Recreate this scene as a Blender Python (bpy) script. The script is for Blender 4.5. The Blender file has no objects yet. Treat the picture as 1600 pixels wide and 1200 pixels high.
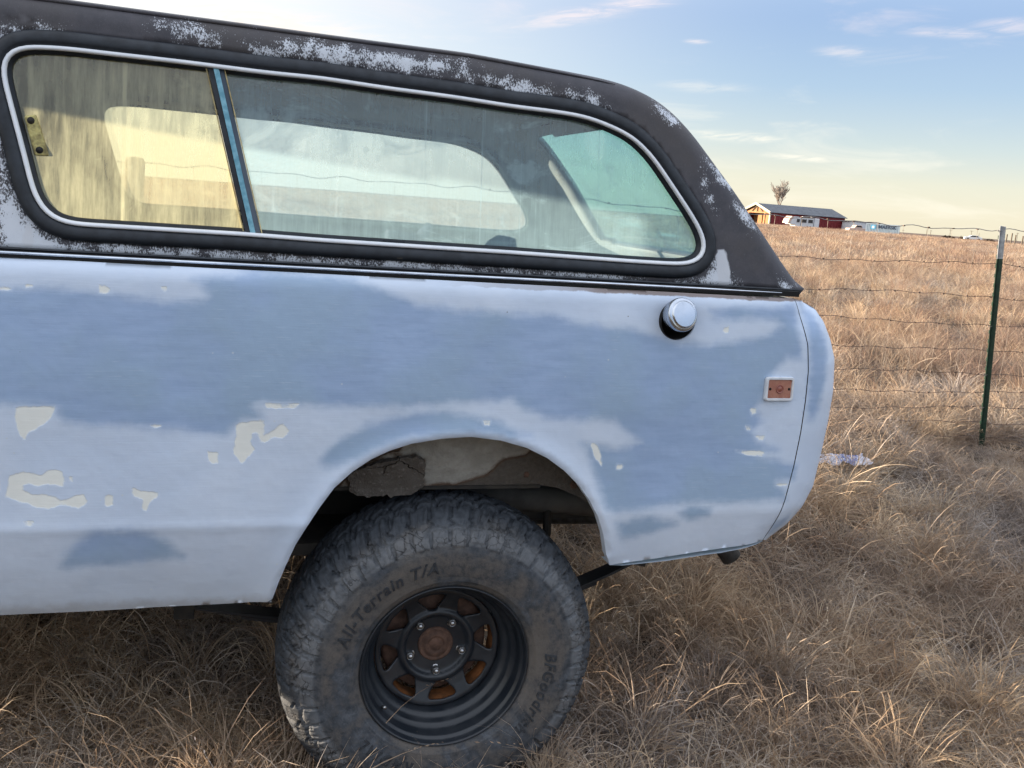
import bpy, bmesh, math, random
import numpy as np
from mathutils import Vector, Matrix
from mathutils.geometry import delaunay_2d_cdt

rng = np.random.default_rng(7)
random.seed(7)
SC = bpy.context.scene
COL = SC.collection
R = math.radians

# ------------------------------------------------------------------ camera
CAM = Vector((-.5065, -2.098, 1.49))
yaw, pitch, roll = .28745, .1856, .07408
fwd = Vector((math.sin(yaw)*math.cos(pitch), math.cos(yaw)*math.cos(pitch), -math.sin(pitch)))
rgt0 = Vector((math.cos(yaw), -math.sin(yaw), 0)); dwn0 = fwd.cross(rgt0)
rgt = rgt0*math.cos(roll) - dwn0*math.sin(roll)
dwn = rgt0*math.sin(roll) + dwn0*math.cos(roll)
cd = bpy.data.cameras.new('camera'); cam = bpy.data.objects.new('camera', cd); COL.objects.link(cam)
cd.sensor_width = 36; cd.lens = 36*1500/1600; cd.clip_start = .05; cd.clip_end = 8000
m = Matrix((rgt, -dwn, -fwd)).transposed().to_4x4(); m.translation = CAM
cam.matrix_world = m
SC.camera = cam

# ------------------------------------------------------------------ sky and sun
SUN_AZ, SUN_EL = -62.0, 5.0          # azimuth from +Y towards +X
SKY_STRENGTH, EXPOSURE, SUN_STRENGTH = .15, 3.0, 2.2
world = bpy.data.worlds.new('World'); SC.world = world; world.use_nodes = True

class NT:
    """small helper for node trees"""
    def __init__(s, nt): s.nt = nt; s.L = nt.links
    def n(s, t, **k):
        o = s.nt.nodes.new(t)
        for a, b in k.items():
            if a == 'inp':
                for i, v in b.items():
                    s.set(o, i, v)
            else: setattr(o, a, b)
        return o
    def set(s, node, i, v):
        if isinstance(v, bpy.types.NodeSocket): s.L.new(v, node.inputs[i])
        else:
            sk = node.inputs[i]
            if sk.type == 'RGBA' and len(v) == 3: v = (*v, 1)
            sk.default_value = v
    def math(s, op, a, b=0., c=0., clamp=False):
        o = s.n('ShaderNodeMath', operation=op, use_clamp=clamp)
        s.set(o, 0, a); s.set(o, 1, b); s.set(o, 2, c)
        return o.outputs[0]
    def vmath(s, op, a, b=(0,0,0)):
        o = s.n('ShaderNodeVectorMath', operation=op); s.set(o, 0, a)
        if op == 'SCALE': s.set(o, 3, b)
        else: s.set(o, 1, b)
        return o.outputs[1] if op in ('DOT_PRODUCT', 'LENGTH') else o.outputs[0]
    def mix(s, f, a, b, blend='MIX'):
        o = s.n('ShaderNodeMix', data_type='RGBA', blend_type=blend)
        s.set(o, 0, f); s.set(o, 6, a); s.set(o, 7, b)
        return o.outputs[2]
    def noise(s, vec, scale, detail=4, rough=.55, dist=0., col=False):
        o = s.n('ShaderNodeTexNoise'); s.set(o, 'Vector', vec); s.set(o, 'Scale', scale)
        s.set(o, 'Detail', detail); s.set(o, 'Roughness', rough); s.set(o, 'Distortion', dist)
        return o.outputs[1 if col else 0]
    def step(s, x, lo, hi):
        o = s.n('ShaderNodeMapRange', interpolation_type='SMOOTHSTEP')
        s.set(o, 0, x); s.set(o, 1, lo); s.set(o, 2, hi)
        return o.outputs[0]
    def lin(s, x, lo, hi, a=0., b=1.):
        o = s.n('ShaderNodeMapRange'); s.set(o, 0, x); s.set(o, 1, lo); s.set(o, 2, hi); s.set(o, 3, a); s.set(o, 4, b)
        return o.outputs[0]
    def ramp(s, x, stops):
        o = s.n('ShaderNodeValToRGB'); s.set(o, 0, x); e = o.color_ramp.elements
        while len(e) < len(stops): e.new(1)
        for q, (p, c) in zip(e, stops): q.position = p; q.color = (*c, 1)
        return o.outputs[0]
    def attr(s, name, fac=True):
        o = s.n('ShaderNodeAttribute', attribute_name=name)
        return o.outputs['Fac' if fac else 'Color']
    def scale(s, vec, xyz):
        o = s.n('ShaderNodeMapping'); s.set(o, 0, vec); s.set(o, 3, xyz)
        return o.outputs[0]
    def bump(s, h, strength=.3, dist=.01, normal=None):
        o = s.n('ShaderNodeBump'); s.set(o, 'Height', h); s.set(o, 'Strength', strength); s.set(o, 'Distance', dist)
        if normal: s.set(o, 'Normal', normal)
        return o.outputs[0]

def build_world():
    t = NT(world.node_tree); world.node_tree.nodes.clear()
    sky = t.n('ShaderNodeTexSky', sky_type='NISHITA', sun_disc=False, sun_elevation=R(SUN_EL), sun_rotation=R(SUN_AZ),
              air_density=1.0, dust_density=.6, ozone_density=1.6)
    d = t.n('ShaderNodeTexCoord').outputs['Generated']
    sp = t.n('ShaderNodeSeparateXYZ'); t.set(sp, 0, d)
    x, y, z = sp.outputs
    el = t.math('MULTIPLY', t.math('ARCSINE', z), 57.2958)
    az = t.math('MULTIPLY', t.math('ARCTAN2', x, y), 57.2958)
    # the physical sky, compressed the way the phone does it, blended with the clear evening gradient seen over the field
    g = t.n('ShaderNodeGamma'); t.set(g, 0, sky.outputs[0]); t.set(g, 1, .5)
    c = t.mix(1., g.outputs[0], (.42, .42, .42), 'MULTIPLY')
    rp = t.n('ShaderNodeValToRGB'); t.set(rp, 0, t.lin(t.math('SQRT', t.math('MAXIMUM', z, 0.)), 0., 1.)); e = rp.color_ramp.elements
    st = [(-1, (.90, .82, .62)), (1.2, (.90, .85, .68)), (2.6, (.83, .83, .70)), (4.5, (.62, .73, .76)), (7.5, (.41, .58, .79)), (11, (.32, .48, .77)), (20, (.30, .45, .76)), (90, (.24, .38, .70))]
    while len(e) < len(st): e.new(1)
    for q, (a_, cc_) in zip(e, st): q.position = math.sqrt(max(0, math.sin(R(a_)))); q.color = tuple(v*SKYGAIN for v in cc_)+(1,)
    c = t.mix(.82, c, rp.outputs[0])
    sd = (math.sin(R(SUN_AZ))*math.cos(R(SUN_EL)), math.cos(R(SUN_AZ))*math.cos(R(SUN_EL)), math.sin(R(SUN_EL)))
    dt = t.vmath('DOT_PRODUCT', d, sd)
    glow = t.step(dt, -.08, .80)
    c = t.mix(t.math('MULTIPLY', glow, .9), c, GLOW)
    # unseen bright cloud added over the upper sky to light the truck's near side
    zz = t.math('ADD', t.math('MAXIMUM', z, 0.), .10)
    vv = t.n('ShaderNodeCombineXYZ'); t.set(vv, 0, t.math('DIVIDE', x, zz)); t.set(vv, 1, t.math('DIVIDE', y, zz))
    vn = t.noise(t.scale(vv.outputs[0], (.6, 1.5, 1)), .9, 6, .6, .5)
    cloud_fill = t.math('MULTIPLY', t.step(el, 10., 26.), t.lin(vn, .3, .7, .55, 1.))
    c = t.mix(t.math('MULTIPLY', cloud_fill, .85), c, CLOUD_FILL)
    # clouds: wisps stretched along the horizon
    cv = t.n('ShaderNodeCombineXYZ'); t.set(cv, 0, t.math('MULTIPLY', az, .09)); t.set(cv, 1, t.math('MULTIPLY', el, .42)); t.set(cv, 2, 3.1)
    n1 = t.noise(cv.outputs[0], 1.1, 6, .6, .6)
    wisps = t.step(n1, .52, .74)
    cv2 = t.n('ShaderNodeCombineXYZ'); t.set(cv2, 0, t.math('MULTIPLY', az, .28)); t.set(cv2, 1, t.math('ADD', t.math('MULTIPLY', el, 1.9), t.math('MULTIPLY', az, -.25))); t.set(cv2, 2, 9.)
    n2 = t.noise(cv2.outputs[0], 1.6, 5, .65, .8)
    total = t.math('MULTIPLY', wisps, .35)
    pinks = None
    for (a0, e0, ra, re, amt, tilt) in CLOUDS:
        da = t.math('SUBTRACT', az, a0); de = t.math('SUBTRACT', t.math('SUBTRACT', el, e0), t.math('MULTIPLY', da, tilt))
        q = t.math('ADD', t.math('POWER', t.math('ABSOLUTE', t.math('DIVIDE', da, ra)), 2.), t.math('POWER', t.math('ABSOLUTE', t.math('DIVIDE', de, re)), 2.))
        b = t.math('POWER', 2.71828, t.math('MULTIPLY', q, -1.3))
        b = t.math('MULTIPLY', t.step(t.math('MULTIPLY', b, t.lin(n2, .3, .70, .25, 1.25)), .05, 1.15), amt)
        total = t.math('MAXIMUM', total, b)
    cc = t.mix(t.step(el, 6., 11.), CLOUD_LOW, CLOUD_HIGH)
    c = t.mix(total, c, cc)
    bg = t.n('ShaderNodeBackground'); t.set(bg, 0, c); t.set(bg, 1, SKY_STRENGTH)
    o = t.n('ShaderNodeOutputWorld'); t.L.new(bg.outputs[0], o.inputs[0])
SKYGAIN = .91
GLOW = (1.12, 1.09, 1.0); CLOUD_FILL = (1.40, 1.48, 1.62)
CLOUD_LOW = (.98, .93, .80); CLOUD_HIGH = (.88, .78, .79)
CLOUDS = [(18.4, 10.5, 4.2, .55, .8, .2), (22., 11.4, 2.5, .4, .7, .1), (28., 4.6, 3.4, .38, .75, .0), (31.6, 3.65, 2.6, .25, .7, -.03), (33.4, 9.3, 1.7, .35, .45, 0),
          (38.5, 10.3, 3.0, .35, .45, -.05), (42., 10.6, 3.0, .5, .5, 0), (25.4, 9.55, .8, .16, .6, 0), (1., 8.8, 8.5, 1.0, 1.1, -.05), (-8., 10., 7, 1.6, .8, 0), (26., 7.2, 3., .4, .3, 0)]
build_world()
sun = bpy.data.lights.new('sun', 'SUN'); sun.energy = SUN_STRENGTH; sun.angle = R(.6); sun.color = (1., .82, .62)
so = bpy.data.objects.new('sun', sun); COL.objects.link(so)
sdir = Vector((math.sin(R(SUN_AZ))*math.cos(R(SUN_EL)), math.cos(R(SUN_AZ))*math.cos(R(SUN_EL)), math.sin(R(SUN_EL))))
so.rotation_euler = sdir.to_track_quat('Z', 'Y').to_euler()
so.location = (0, 0, 30)
vs = SC.view_settings; vs.view_transform = 'Standard'; vs.look = 'None'; vs.exposure = EXPOSURE; vs.gamma = 1; vs.use_curve_mapping = False
SC.cycles.max_bounces = 8; SC.cycles.transparent_max_bounces = 16; SC.cycles.caustics_reflective = False; SC.cycles.caustics_refractive = False

# ------------------------------------------------------------------ helpers
def link(o, parent=None):
    COL.objects.link(o)
    if parent: o.parent = parent
    return o
def tag(o, label=None, cat=None, group=None, kind=None):
    if label: o['label'] = label
    if cat: o['category'] = cat
    if group: o['group'] = group
    if kind: o['kind'] = kind
    return o
def empty(name, loc=(0, 0, 0), rz=0, parent=None):
    o = bpy.data.objects.new(name, None); o.empty_display_size = .1; o.location = loc; o.rotation_euler = (0, 0, rz)
    return link(o, parent)
def mesh(name, V, F, mat, parent=None, smooth=False, attrs=None):
    me = bpy.data.meshes.new(name)
    me.from_pydata([tuple(map(float, v)) for v in V], [], [tuple(map(int, f)) for f in F])
    me.update()
    for mm in (mat if isinstance(mat, (list, tuple)) else [mat]): me.materials.append(mm)
    if smooth: me.shade_smooth()
    for k, a in (attrs or {}).items():
        at = me.attributes.new(k, 'FLOAT', 'POINT'); at.data.foreach_set('value', np.asarray(a, np.float32))
    return link(bpy.data.objects.new(name, me), parent)
class MB:
    """collects simple shapes into one mesh"""
    def __init__(s): s.V = []; s.F = []
    def add(s, V, F):
        o = len(s.V); s.V += [tuple(v) for v in V]; s.F += [tuple(i+o for i in f) for f in F]; return s
    def box(s, c, d, rot=None):
        x, y, z = (q/2 for q in d)
        V = [Vector((i*x, j*y, k*z)) for i in (-1, 1) for j in (-1, 1) for k in (-1, 1)]
        if rot is not None: V = [rot @ v for v in V]
        V = [v+Vector(c) for v in V]
        return s.add(V, [(0,1,3,2), (4,6,7,5), (0,4,5,1), (2,3,7,6), (0,2,6,4), (1,5,7,3)])
    def tube(s, pts, rad, n=8, closed=False, cap=True, sx=1., sy=1., up=(0, 0, 1)):
        P = [Vector(p) for p in pts]; N = len(P); V = []; F = []
        if not hasattr(rad, '__len__'): rad = [rad]*N
        pu = None
        for i, p in enumerate(P):
            a = P[i-1] if (i > 0 or closed) else p; b = P[(i+1) % N] if (i < N-1 or closed) else p
            t = (b-a).normalized(); u = Vector(up)
            if pu is not None and not closed: u = pu
            if abs(t.dot(u)) > .99: u = Vector((1, 0, 0)) if abs(t.x) < .9 else Vector((0, 1, 0))
            w = t.cross(u).normalized(); u = w.cross(t).normalized(); pu = u
            for k in range(n):
                q = 2*math.pi*k/n; V.append(p+(w*math.cos(q)*sx+u*math.sin(q)*sy)*rad[i])
        for i in range(N if closed else N-1):
            for k in range(n):
                a = i*n+k; b = i*n+(k+1) % n; c = ((i+1) % N)*n
                F.append((a, b, c+(k+1) % n, c+k))
        if cap and not closed: F.append(tuple(range(n-1, -1, -1))); F.append(tuple((N-1)*n+k for k in range(n)))
        return s.add(V, F)
    def lathe(s, prof, n=48, c=(0, 0, 0), axis='y', a0=0., close=False):
        """prof: list of (radius, along axis)"""
        V = []; F = []; m_ = len(prof)
        for i in range(n):
            q = 2*math.pi*i/n+a0
            for r_, h in prof:
                if axis == 'y': V.append((c[0]+r_*math.cos(q), c[1]+h, c[2]+r_*math.sin(q)))
                else: V.append((c[0]+r_*math.cos(q), c[1]+r_*math.sin(q), c[2]+h))
        for i in range(n):
            j = (i+1) % n
            for k in range(m_ if close else m_-1):
                l = (k+1) % m_
                F.append((i*m_+k, i*m_+l, j*m_+l, j*m_+k))
        return s.add(V, F)
    def build(s, name, mat, parent=None, smooth=False): return mesh(name, s.V, s.F, mat, parent, smooth)
def mod_bevel(o, w, seg=2):
    b = o.modifiers.new('bevel', 'BEVEL'); b.width = w; b.segments = seg; b.limit_method = 'ANGLE'; return o
def mod_solid(o, t, off=-1., mo=0):
    b = o.modifiers.new('solid', 'SOLIDIFY'); b.thickness = t; b.offset = off; b.material_offset = mo; b.material_offset_rim = mo; return o

def sdf(P, poly):
    """signed distance of points P (n,2) to a polygon, negative inside"""
    P = np.asarray(P, float); A = np.asarray(poly, float); B = np.roll(A, -1, 0)
    best = np.full(len(P), 1e9); ins = np.zeros(len(P), bool)
    for a, b in zip(A, B):
        e = b-a; w = P-a; h = np.clip((w@e)/max(e@e, 1e-12), 0, 1)
        best = np.minimum(best, np.hypot(*(w-h[:, None]*e).T))
        c = (a[1] > P[:, 1]) != (b[1] > P[:, 1])
        with np.errstate(divide='ignore', invalid='ignore'):
            xx = (b[0]-a[0])*(P[:, 1]-a[1])/((b[1]-a[1]) or 1e-12)+a[0]
        ins ^= c & (P[:, 0] < xx)
    return np.where(ins, -best, best)
def sdf_many(P, polys): return np.min([sdf(P, q) for q in polys], 0)
def dist_line(P, pts):
    P = np.asarray(P, float); A = np.asarray(pts, float); best = np.full(len(P), 1e9)
    for a, b in zip(A[:-1], A[1:]):
        e = b-a; w = P-a; h = np.clip((w@e)/max(e@e, 1e-12), 0, 1); best = np.minimum(best, np.hypot(*(w-h[:, None]*e).T))
    return best
def dens(pts, step, closed=True):
    A = np.asarray(pts, float); out = []
    B = np.roll(A, -1, 0) if closed else A[1:]
    for a, b in zip(A if closed else A[:-1], B):
        k = max(1, int(math.ceil(np.hypot(*(b-a))/step)))
        out += [a+(b-a)*i/k for i in range(k)]
    if not closed: out.append(A[-1])
    return np.array(out)
def smooth_loop(pts, n, it=3, closed=True):
    """resample evenly and relax a little"""
    A = np.asarray(pts, float)
    D = np.vstack([A, A[:1]]) if closed else A
    s = np.r_[0, np.cumsum(np.hypot(*np.diff(D, axis=0).T))]
    q = np.linspace(0, s[-1], n, endpoint=not closed)
    X = np.stack([np.interp(q, s, D[:, i]) for i in (0, 1)], 1)
    for _ in range(it):
        Y = (np.roll(X, 1, 0)+2*X+np.roll(X, -1, 0))/4
        if not closed: Y[0] = X[0]; Y[-1] = X[-1]
        X = Y
    return X
def offset_loop(X, d, closed=True):
    """positive d grows a loop outward (orientation independent)"""
    T = np.roll(X, -1, 0)-np.roll(X, 1, 0)
    if not closed: T[0] = X[1]-X[0]; T[-1] = X[-1]-X[-2]
    N = np.stack([T[:, 1], -T[:, 0]], 1); N /= np.maximum(np.hypot(*N.T), 1e-9)[:, None]
    if closed:
        area = np.sum(X[:, 0]*np.roll(X[:, 1], -1)-np.roll(X[:, 0], -1)*X[:, 1])
        if area < 0: N = -N
    return X+N*d
def panel(outline, holes, step, yf):
    """triangulated sheet in the XZ plane, y from yf(X,Z); returns verts, faces, XZ"""
    loops = [np.asarray(outline, float)]+[np.asarray(h, float) for h in holes]
    lo = loops[0].min(0); hi = loops[0].max(0)
    gx, gz = np.meshgrid(np.arange(lo[0], hi[0], step), np.arange(lo[1], hi[1], step)); gx[::2] += step/2
    G = np.stack([gx.ravel(), gz.ravel()], 1)
    keep = sdf(G, loops[0]) < -step*.55
    for h in loops[1:]: keep &= sdf(G, h) > step*.55
    G = G[keep]
    pts = np.vstack(loops+[G]); E = []; o = 0
    for l in loops:
        E += [(o+i, o+(i+1) % len(l)) for i in range(len(l))]; o += len(l)
    vs_, _, fs, *_ = delaunay_2d_cdt([Vector(p) for p in pts], E, [], 0, 1e-6)
    vs_ = np.array([tuple(v) for v in vs_]); fs = np.array([tuple(f) for f in fs])
    c = vs_[fs].mean(1); k = sdf(c, loops[0]) < 0
    for h in loops[1:]: k &= sdf(c, h) > 0
    fs = fs[k]
    # orient towards -Y
    a, b, cc = (vs_[fs[:, i]] for i in range(3))
    ar = (b-a)[:, 0]*(cc-a)[:, 1]-(b-a)[:, 1]*(cc-a)[:, 0]
    fs[ar < 0] = fs[ar < 0][:, ::-1]
    Y = yf(vs_[:, 0], vs_[:, 1])
    return np.stack([vs_[:, 0], Y, vs_[:, 1]], 1), fs, vs_

# ------------------------------------------------------------------ materials
def mat(name):
    m_ = bpy.data.materials.new(name); m_.use_nodes = True; m_.node_tree.nodes.clear()
    t = NT(m_.node_tree); o = t.n('ShaderNodeOutputMaterial'); t.out = o
    return m_, t
def bsdf(t, col, rough=.6, metal=0., normal=None, spec=.5, coat=0.):
    b = t.n('ShaderNodeBsdfPrincipled'); t.set(b, 'Base Color', col); t.set(b, 'Roughness', rough); t.set(b, 'Metallic', metal)
    t.set(b, 'Specular IOR Level', spec)
    if coat: t.set(b, 'Coat Weight', coat)
    if normal: t.set(b, 'Normal', normal)
    t.L.new(b.outputs[0], t.out.inputs[0]); return b
def objco(t): return t.n('ShaderNodeTexCoord').outputs['Object']
def simple(name, c1, c2=None, scale=20, rough=.6, metal=0., bump=.15, bd=.002, spec=.4, lo=.35, hi=.65):
    m_, t = mat(name); p = objco(t); n = t.noise(p, scale, 6, .6)
    c2 = c2 or tuple(x*.7 for x in c1)
    c = t.mix(t.step(n, lo, hi), c2, c1)
    rr = t.lin(n, .3, .7, rough+.08, rough-.08)
    bsdf(t, c, rr, metal, t.bump(t.noise(p, scale*4, 4), bump, bd), spec)
    return m_
def m_paint():
    m_, t = mat('worn_body_paint'); p = objco(t)
    n_lo = t.noise(p, 3.5, 4, .55); n_mid = t.noise(p, 22, 5, .6); n_hi = t.noise(p, 130, 4, .6)
    stretch = t.noise(t.scale(p, (4, 4, 24)), 2.2, 4, .6)
    pr = t.attr('primer'); cr = t.attr('cream')
    wob = t.math('ADD', t.math('MULTIPLY', t.math('SUBTRACT', n_mid, .5), .03), t.math('MULTIPLY', t.math('SUBTRACT', stretch, .5), .018))
    fp = t.step(t.math('ADD', pr, wob), .017, -.015)
    fc = t.step(t.math('ADD', cr, t.math('MULTIPLY', t.math('SUBTRACT', t.noise(p, 60, 4), .5), .010)), .0022, -.0018)
    fhalo = t.step(t.math('ADD', cr, t.math('MULTIPLY', t.math('SUBTRACT', n_mid, .5), .012)), .006, .001)
    white = t.mix(t.step(n_lo, .35, .68), (.565, .65, .785), (.63, .705, .82))
    white = t.mix(t.math('MULTIPLY', t.step(n_mid, .4, .75), .25), white, (.54, .63, .74))
    prim = t.mix(t.step(stretch, .3, .7), (.30, .405, .585), (.345, .455, .645))
    prim = t.mix(t.step(n_lo, .42, .62), prim, (.32, .43, .57))
    c = t.mix(fp, white, prim)
    c = t.mix(t.math('MULTIPLY', fhalo, .35), c, (.60, .69, .83))
    cream = t.mix(n_mid, (.84, .84, .78), (.78, .79, .74))
    c = t.mix(fc, c, cream)
    # lower sill is dusty; scattered chips and specks
    sp = t.n('ShaderNodeSeparateXYZ'); t.set(sp, 0, p)
    dust = t.math('MULTIPLY', t.step(t.math('ADD', sp.outputs[2], t.math('MULTIPLY', n_lo, .12)), .80, .52), .6)
    c = t.mix(dust, c, t.mix(n_mid, (.48, .53, .58), (.56, .59, .61)))
    grime = t.math('MULTIPLY', t.step(t.math('ADD', sp.outputs[2], t.math('MULTIPLY', n_mid, .05)), .612, .575), .5)
    c = t.mix(grime, c, (.27, .25, .22))
    # brown rust and old sealer creeping out under the belt line, and fine sanding scratches
    rz = t.step(t.math('ADD', sp.outputs[2], t.math('MULTIPLY', t.math('SUBTRACT', n_mid, .5), .016)), 1.2985, 1.3025)
    rz = t.math('MULTIPLY', rz, t.step(t.math('ADD', sp.outputs[0], t.math('MULTIPLY', n_lo, .5)), .1, .6))
    c = t.mix(t.math('MULTIPLY', rz, .85), c, (.16, .10, .07))
    scr = t.noise(t.scale(p, (3, 1, 90)), 7, 2, .5)
    c = t.mix(t.math('MULTIPLY', t.math('MULTIPLY', t.step(scr, .66, .70), t.step(n_lo, .45, .6)), .30), c, (.66, .72, .80))
    vo = t.n('ShaderNodeTexVoronoi'); t.set(vo, 'Vector', p); t.set(vo, 'Scale', 26.)
    speck = t.math('MULTIPLY', t.step(vo.outputs['Distance'], .075, .04), t.step(t.noise(p, 9, 2), .56, .62))
    c = t.mix(t.math('MULTIPLY', speck, .6), c, (.62, .66, .68))
    vo2 = t.n('ShaderNodeTexVoronoi'); t.set(vo2, 'Vector', p); t.set(vo2, 'Scale', 17.)
    dk = t.math('MULTIPLY', t.step(vo2.outputs['Distance'], .035, .02), t.step(t.noise(p, 7, 2), .60, .64))
    c = t.mix(t.math('MULTIPLY', dk, .7), c, (.12, .11, .10))
    sc_ = t.noise(t.scale(p, (1.5, 1, 60)), 6, 3, .7)
    rough = t.math('ADD', t.math('MULTIPLY', fp, .12), t.lin(n_mid, .3, .7, .36, .48))
    rough = t.math('ADD', rough, t.math('MULTIPLY', fc, .2))
    h = t.math('ADD', t.math('MULTIPLY', n_lo, 6.), t.math('ADD', t.math('MULTIPLY', n_mid, .25), t.math('MULTIPLY', n_hi, .05)))
    h = t.math('SUBTRACT', h, t.math('MULTIPLY', fc, .35))
    h = t.math('ADD', h, t.math('MULTIPLY', sc_, .15))
    bsdf(t, c, rough, 0, t.bump(h, .5, .004), .45)
    return m_
def m_hardtop():
    m_, t = mat('weathered_black_hardtop'); p = objco(t)
    w = t.attr('wear'); so_ = t.attr('solid')
    st = t.scale(p, (1., 1., .55))
    n = t.noise(st, 330, 5, .75); n2 = t.noise(p, 30, 5, .65); n0 = t.noise(p, 5, 4)
    # worn where the signed distance is negative, the edge broken up into speckles
    k = t.math('ADD', t.math('MULTIPLY', w, -34.), t.math('ADD', t.math('MULTIPLY', t.math('SUBTRACT', n, .5), 4.6), t.math('MULTIPLY', t.math('SUBTRACT', n2, .5), 3.2)))
    f = t.step(k, .1, .35)
    far = t.step(w, .05, .03)
    f = t.math('MULTIPLY', f, far)
    rare = t.math('MULTIPLY', t.step(n, .735, .76), .5)
    f = t.math('MAXIMUM', f, rare)
    f2 = t.step(t.math('ADD', so_, t.math('MULTIPLY', t.math('SUBTRACT', n2, .5), .012)), .002, -.003)
    blk = t.mix(t.step(n2, .3, .7), (.046, .045, .054), (.074, .070, .080))
    blk = t.mix(t.math('MULTIPLY', t.step(n0, .45, .7), .6), blk, (.072, .064, .062))
    blk = t.mix(t.math('MULTIPLY', t.step(n, .55, .68), .22), blk, (.16, .16, .18))
    wht = t.mix(n2, (.52, .56, .62), (.70, .73, .78))
    c = t.mix(f, blk, wht); c = t.mix(f2, c, (.60, .62, .66))
    h = t.math('ADD', t.math('MULTIPLY', f, -1.), t.math('ADD', t.math('MULTIPLY', n, .9), t.math('MULTIPLY', n0, 1.5)))
    bsdf(t, c, t.lin(n2, .3, .7, .5, .66), 0, t.bump(h, .35, .0015), .4)
    return m_
def m_glass(name, tint, dustcol, dmin, dmax, streak, seed, spots=.5, low=0.):
    m_, t = mat(name); p = objco(t)
    q = t.vmath('ADD', p, (seed, seed, seed))
    a = t.noise(t.scale(q, (9, 1, 1.2)), 5, 5, .65); b = t.noise(q, 3.2, 4, .6); c_ = t.noise(q, 45, 5, .7)
    fine = t.noise(t.scale(q, (60, 1, 3)), 4, 3, .6)
    d = t.math('ADD', t.math('MULTIPLY', t.math('SUBTRACT', a, .5), streak), t.math('MULTIPLY', t.math('SUBTRACT', b, .5), 1.1))
    d = t.math('ADD', d, t.math('ADD', t.math('MULTIPLY', t.math('SUBTRACT', c_, .5), .35), t.math('MULTIPLY', t.math('SUBTRACT', fine, .5), .45)))
    dust = t.lin(d, -.6, .6, dmin, dmax)
    if low:
        spz = t.n('ShaderNodeSeparateXYZ'); t.set(spz, 0, p)
        dust = t.math('ADD', dust, t.math('MULTIPLY', t.step(spz.outputs[2], 1.66, 1.40), low))
    vo = t.n('ShaderNodeTexVoronoi'); t.set(vo, 'Vector', t.scale(q, (1, 1, .45))); t.set(vo, 'Scale', 23.); 
    sp = t.math('MULTIPLY', t.step(vo.outputs['Distance'], .10, .05), t.step(t.noise(q, 11, 2), .56, .63))
    dust = t.math('MAXIMUM', dust, t.math('MULTIPLY', sp, spots))
    run = t.math('MULTIPLY', t.step(t.noise(t.scale(q, (26, 1, .25)), 2.2, 2, .5), .66, .74), t.lin(b, .3, .7, .0, .45))
    dust = t.math('ADD', dust, run)
    smear = t.math('MULTIPLY', t.step(t.noise(t.scale(q, (2.2, 1, 3.5)), 2.0, 5, .7, 1.2), .54, .68), .22)
    dust = t.math('ADD', dust, smear)
    dust = t.math('ADD', dust, 0., clamp=True)
    tr = t.n('ShaderNodeBsdfTransparent'); t.set(tr, 0, tint)
    df = t.n('ShaderNodeBsdfDiffuse'); t.set(df, 0, dustcol)
    tl = t.n('ShaderNodeBsdfTranslucent'); t.set(tl, 0, dustcol)
    m1 = t.n('ShaderNodeMixShader'); t.set(m1, 0, .62); t.L.new(df.outputs[0], m1.inputs[1]); t.L.new(tl.outputs[0], m1.inputs[2])
    m2 = t.n('ShaderNodeMixShader'); t.set(m2, 0, dust); t.L.new(tr.outputs[0], m2.inputs[1]); t.L.new(m1.outputs[0], m2.inputs[2])
    gl = t.n('ShaderNodeBsdfGlossy'); t.set(gl, 0, (1, 1, 1)); t.set(gl, 'Roughness', .06)
    fr = t.n('ShaderNodeLayerWeight'); t.set(fr, 0, .5)
    fz = t.math('ADD', .05, t.math('MULTIPLY', t.math('POWER', fr.outputs['Facing'], 5.), .9))
    m3 = t.n('ShaderNodeMixShader'); t.set(m3, 0, fz); t.L.new(m2.outputs[0], m3.inputs[1]); t.L.new(gl.outputs[0], m3.inputs[2])
    t.L.new(m3.outputs[0], t.out.inputs[0])
    return m_
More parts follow.
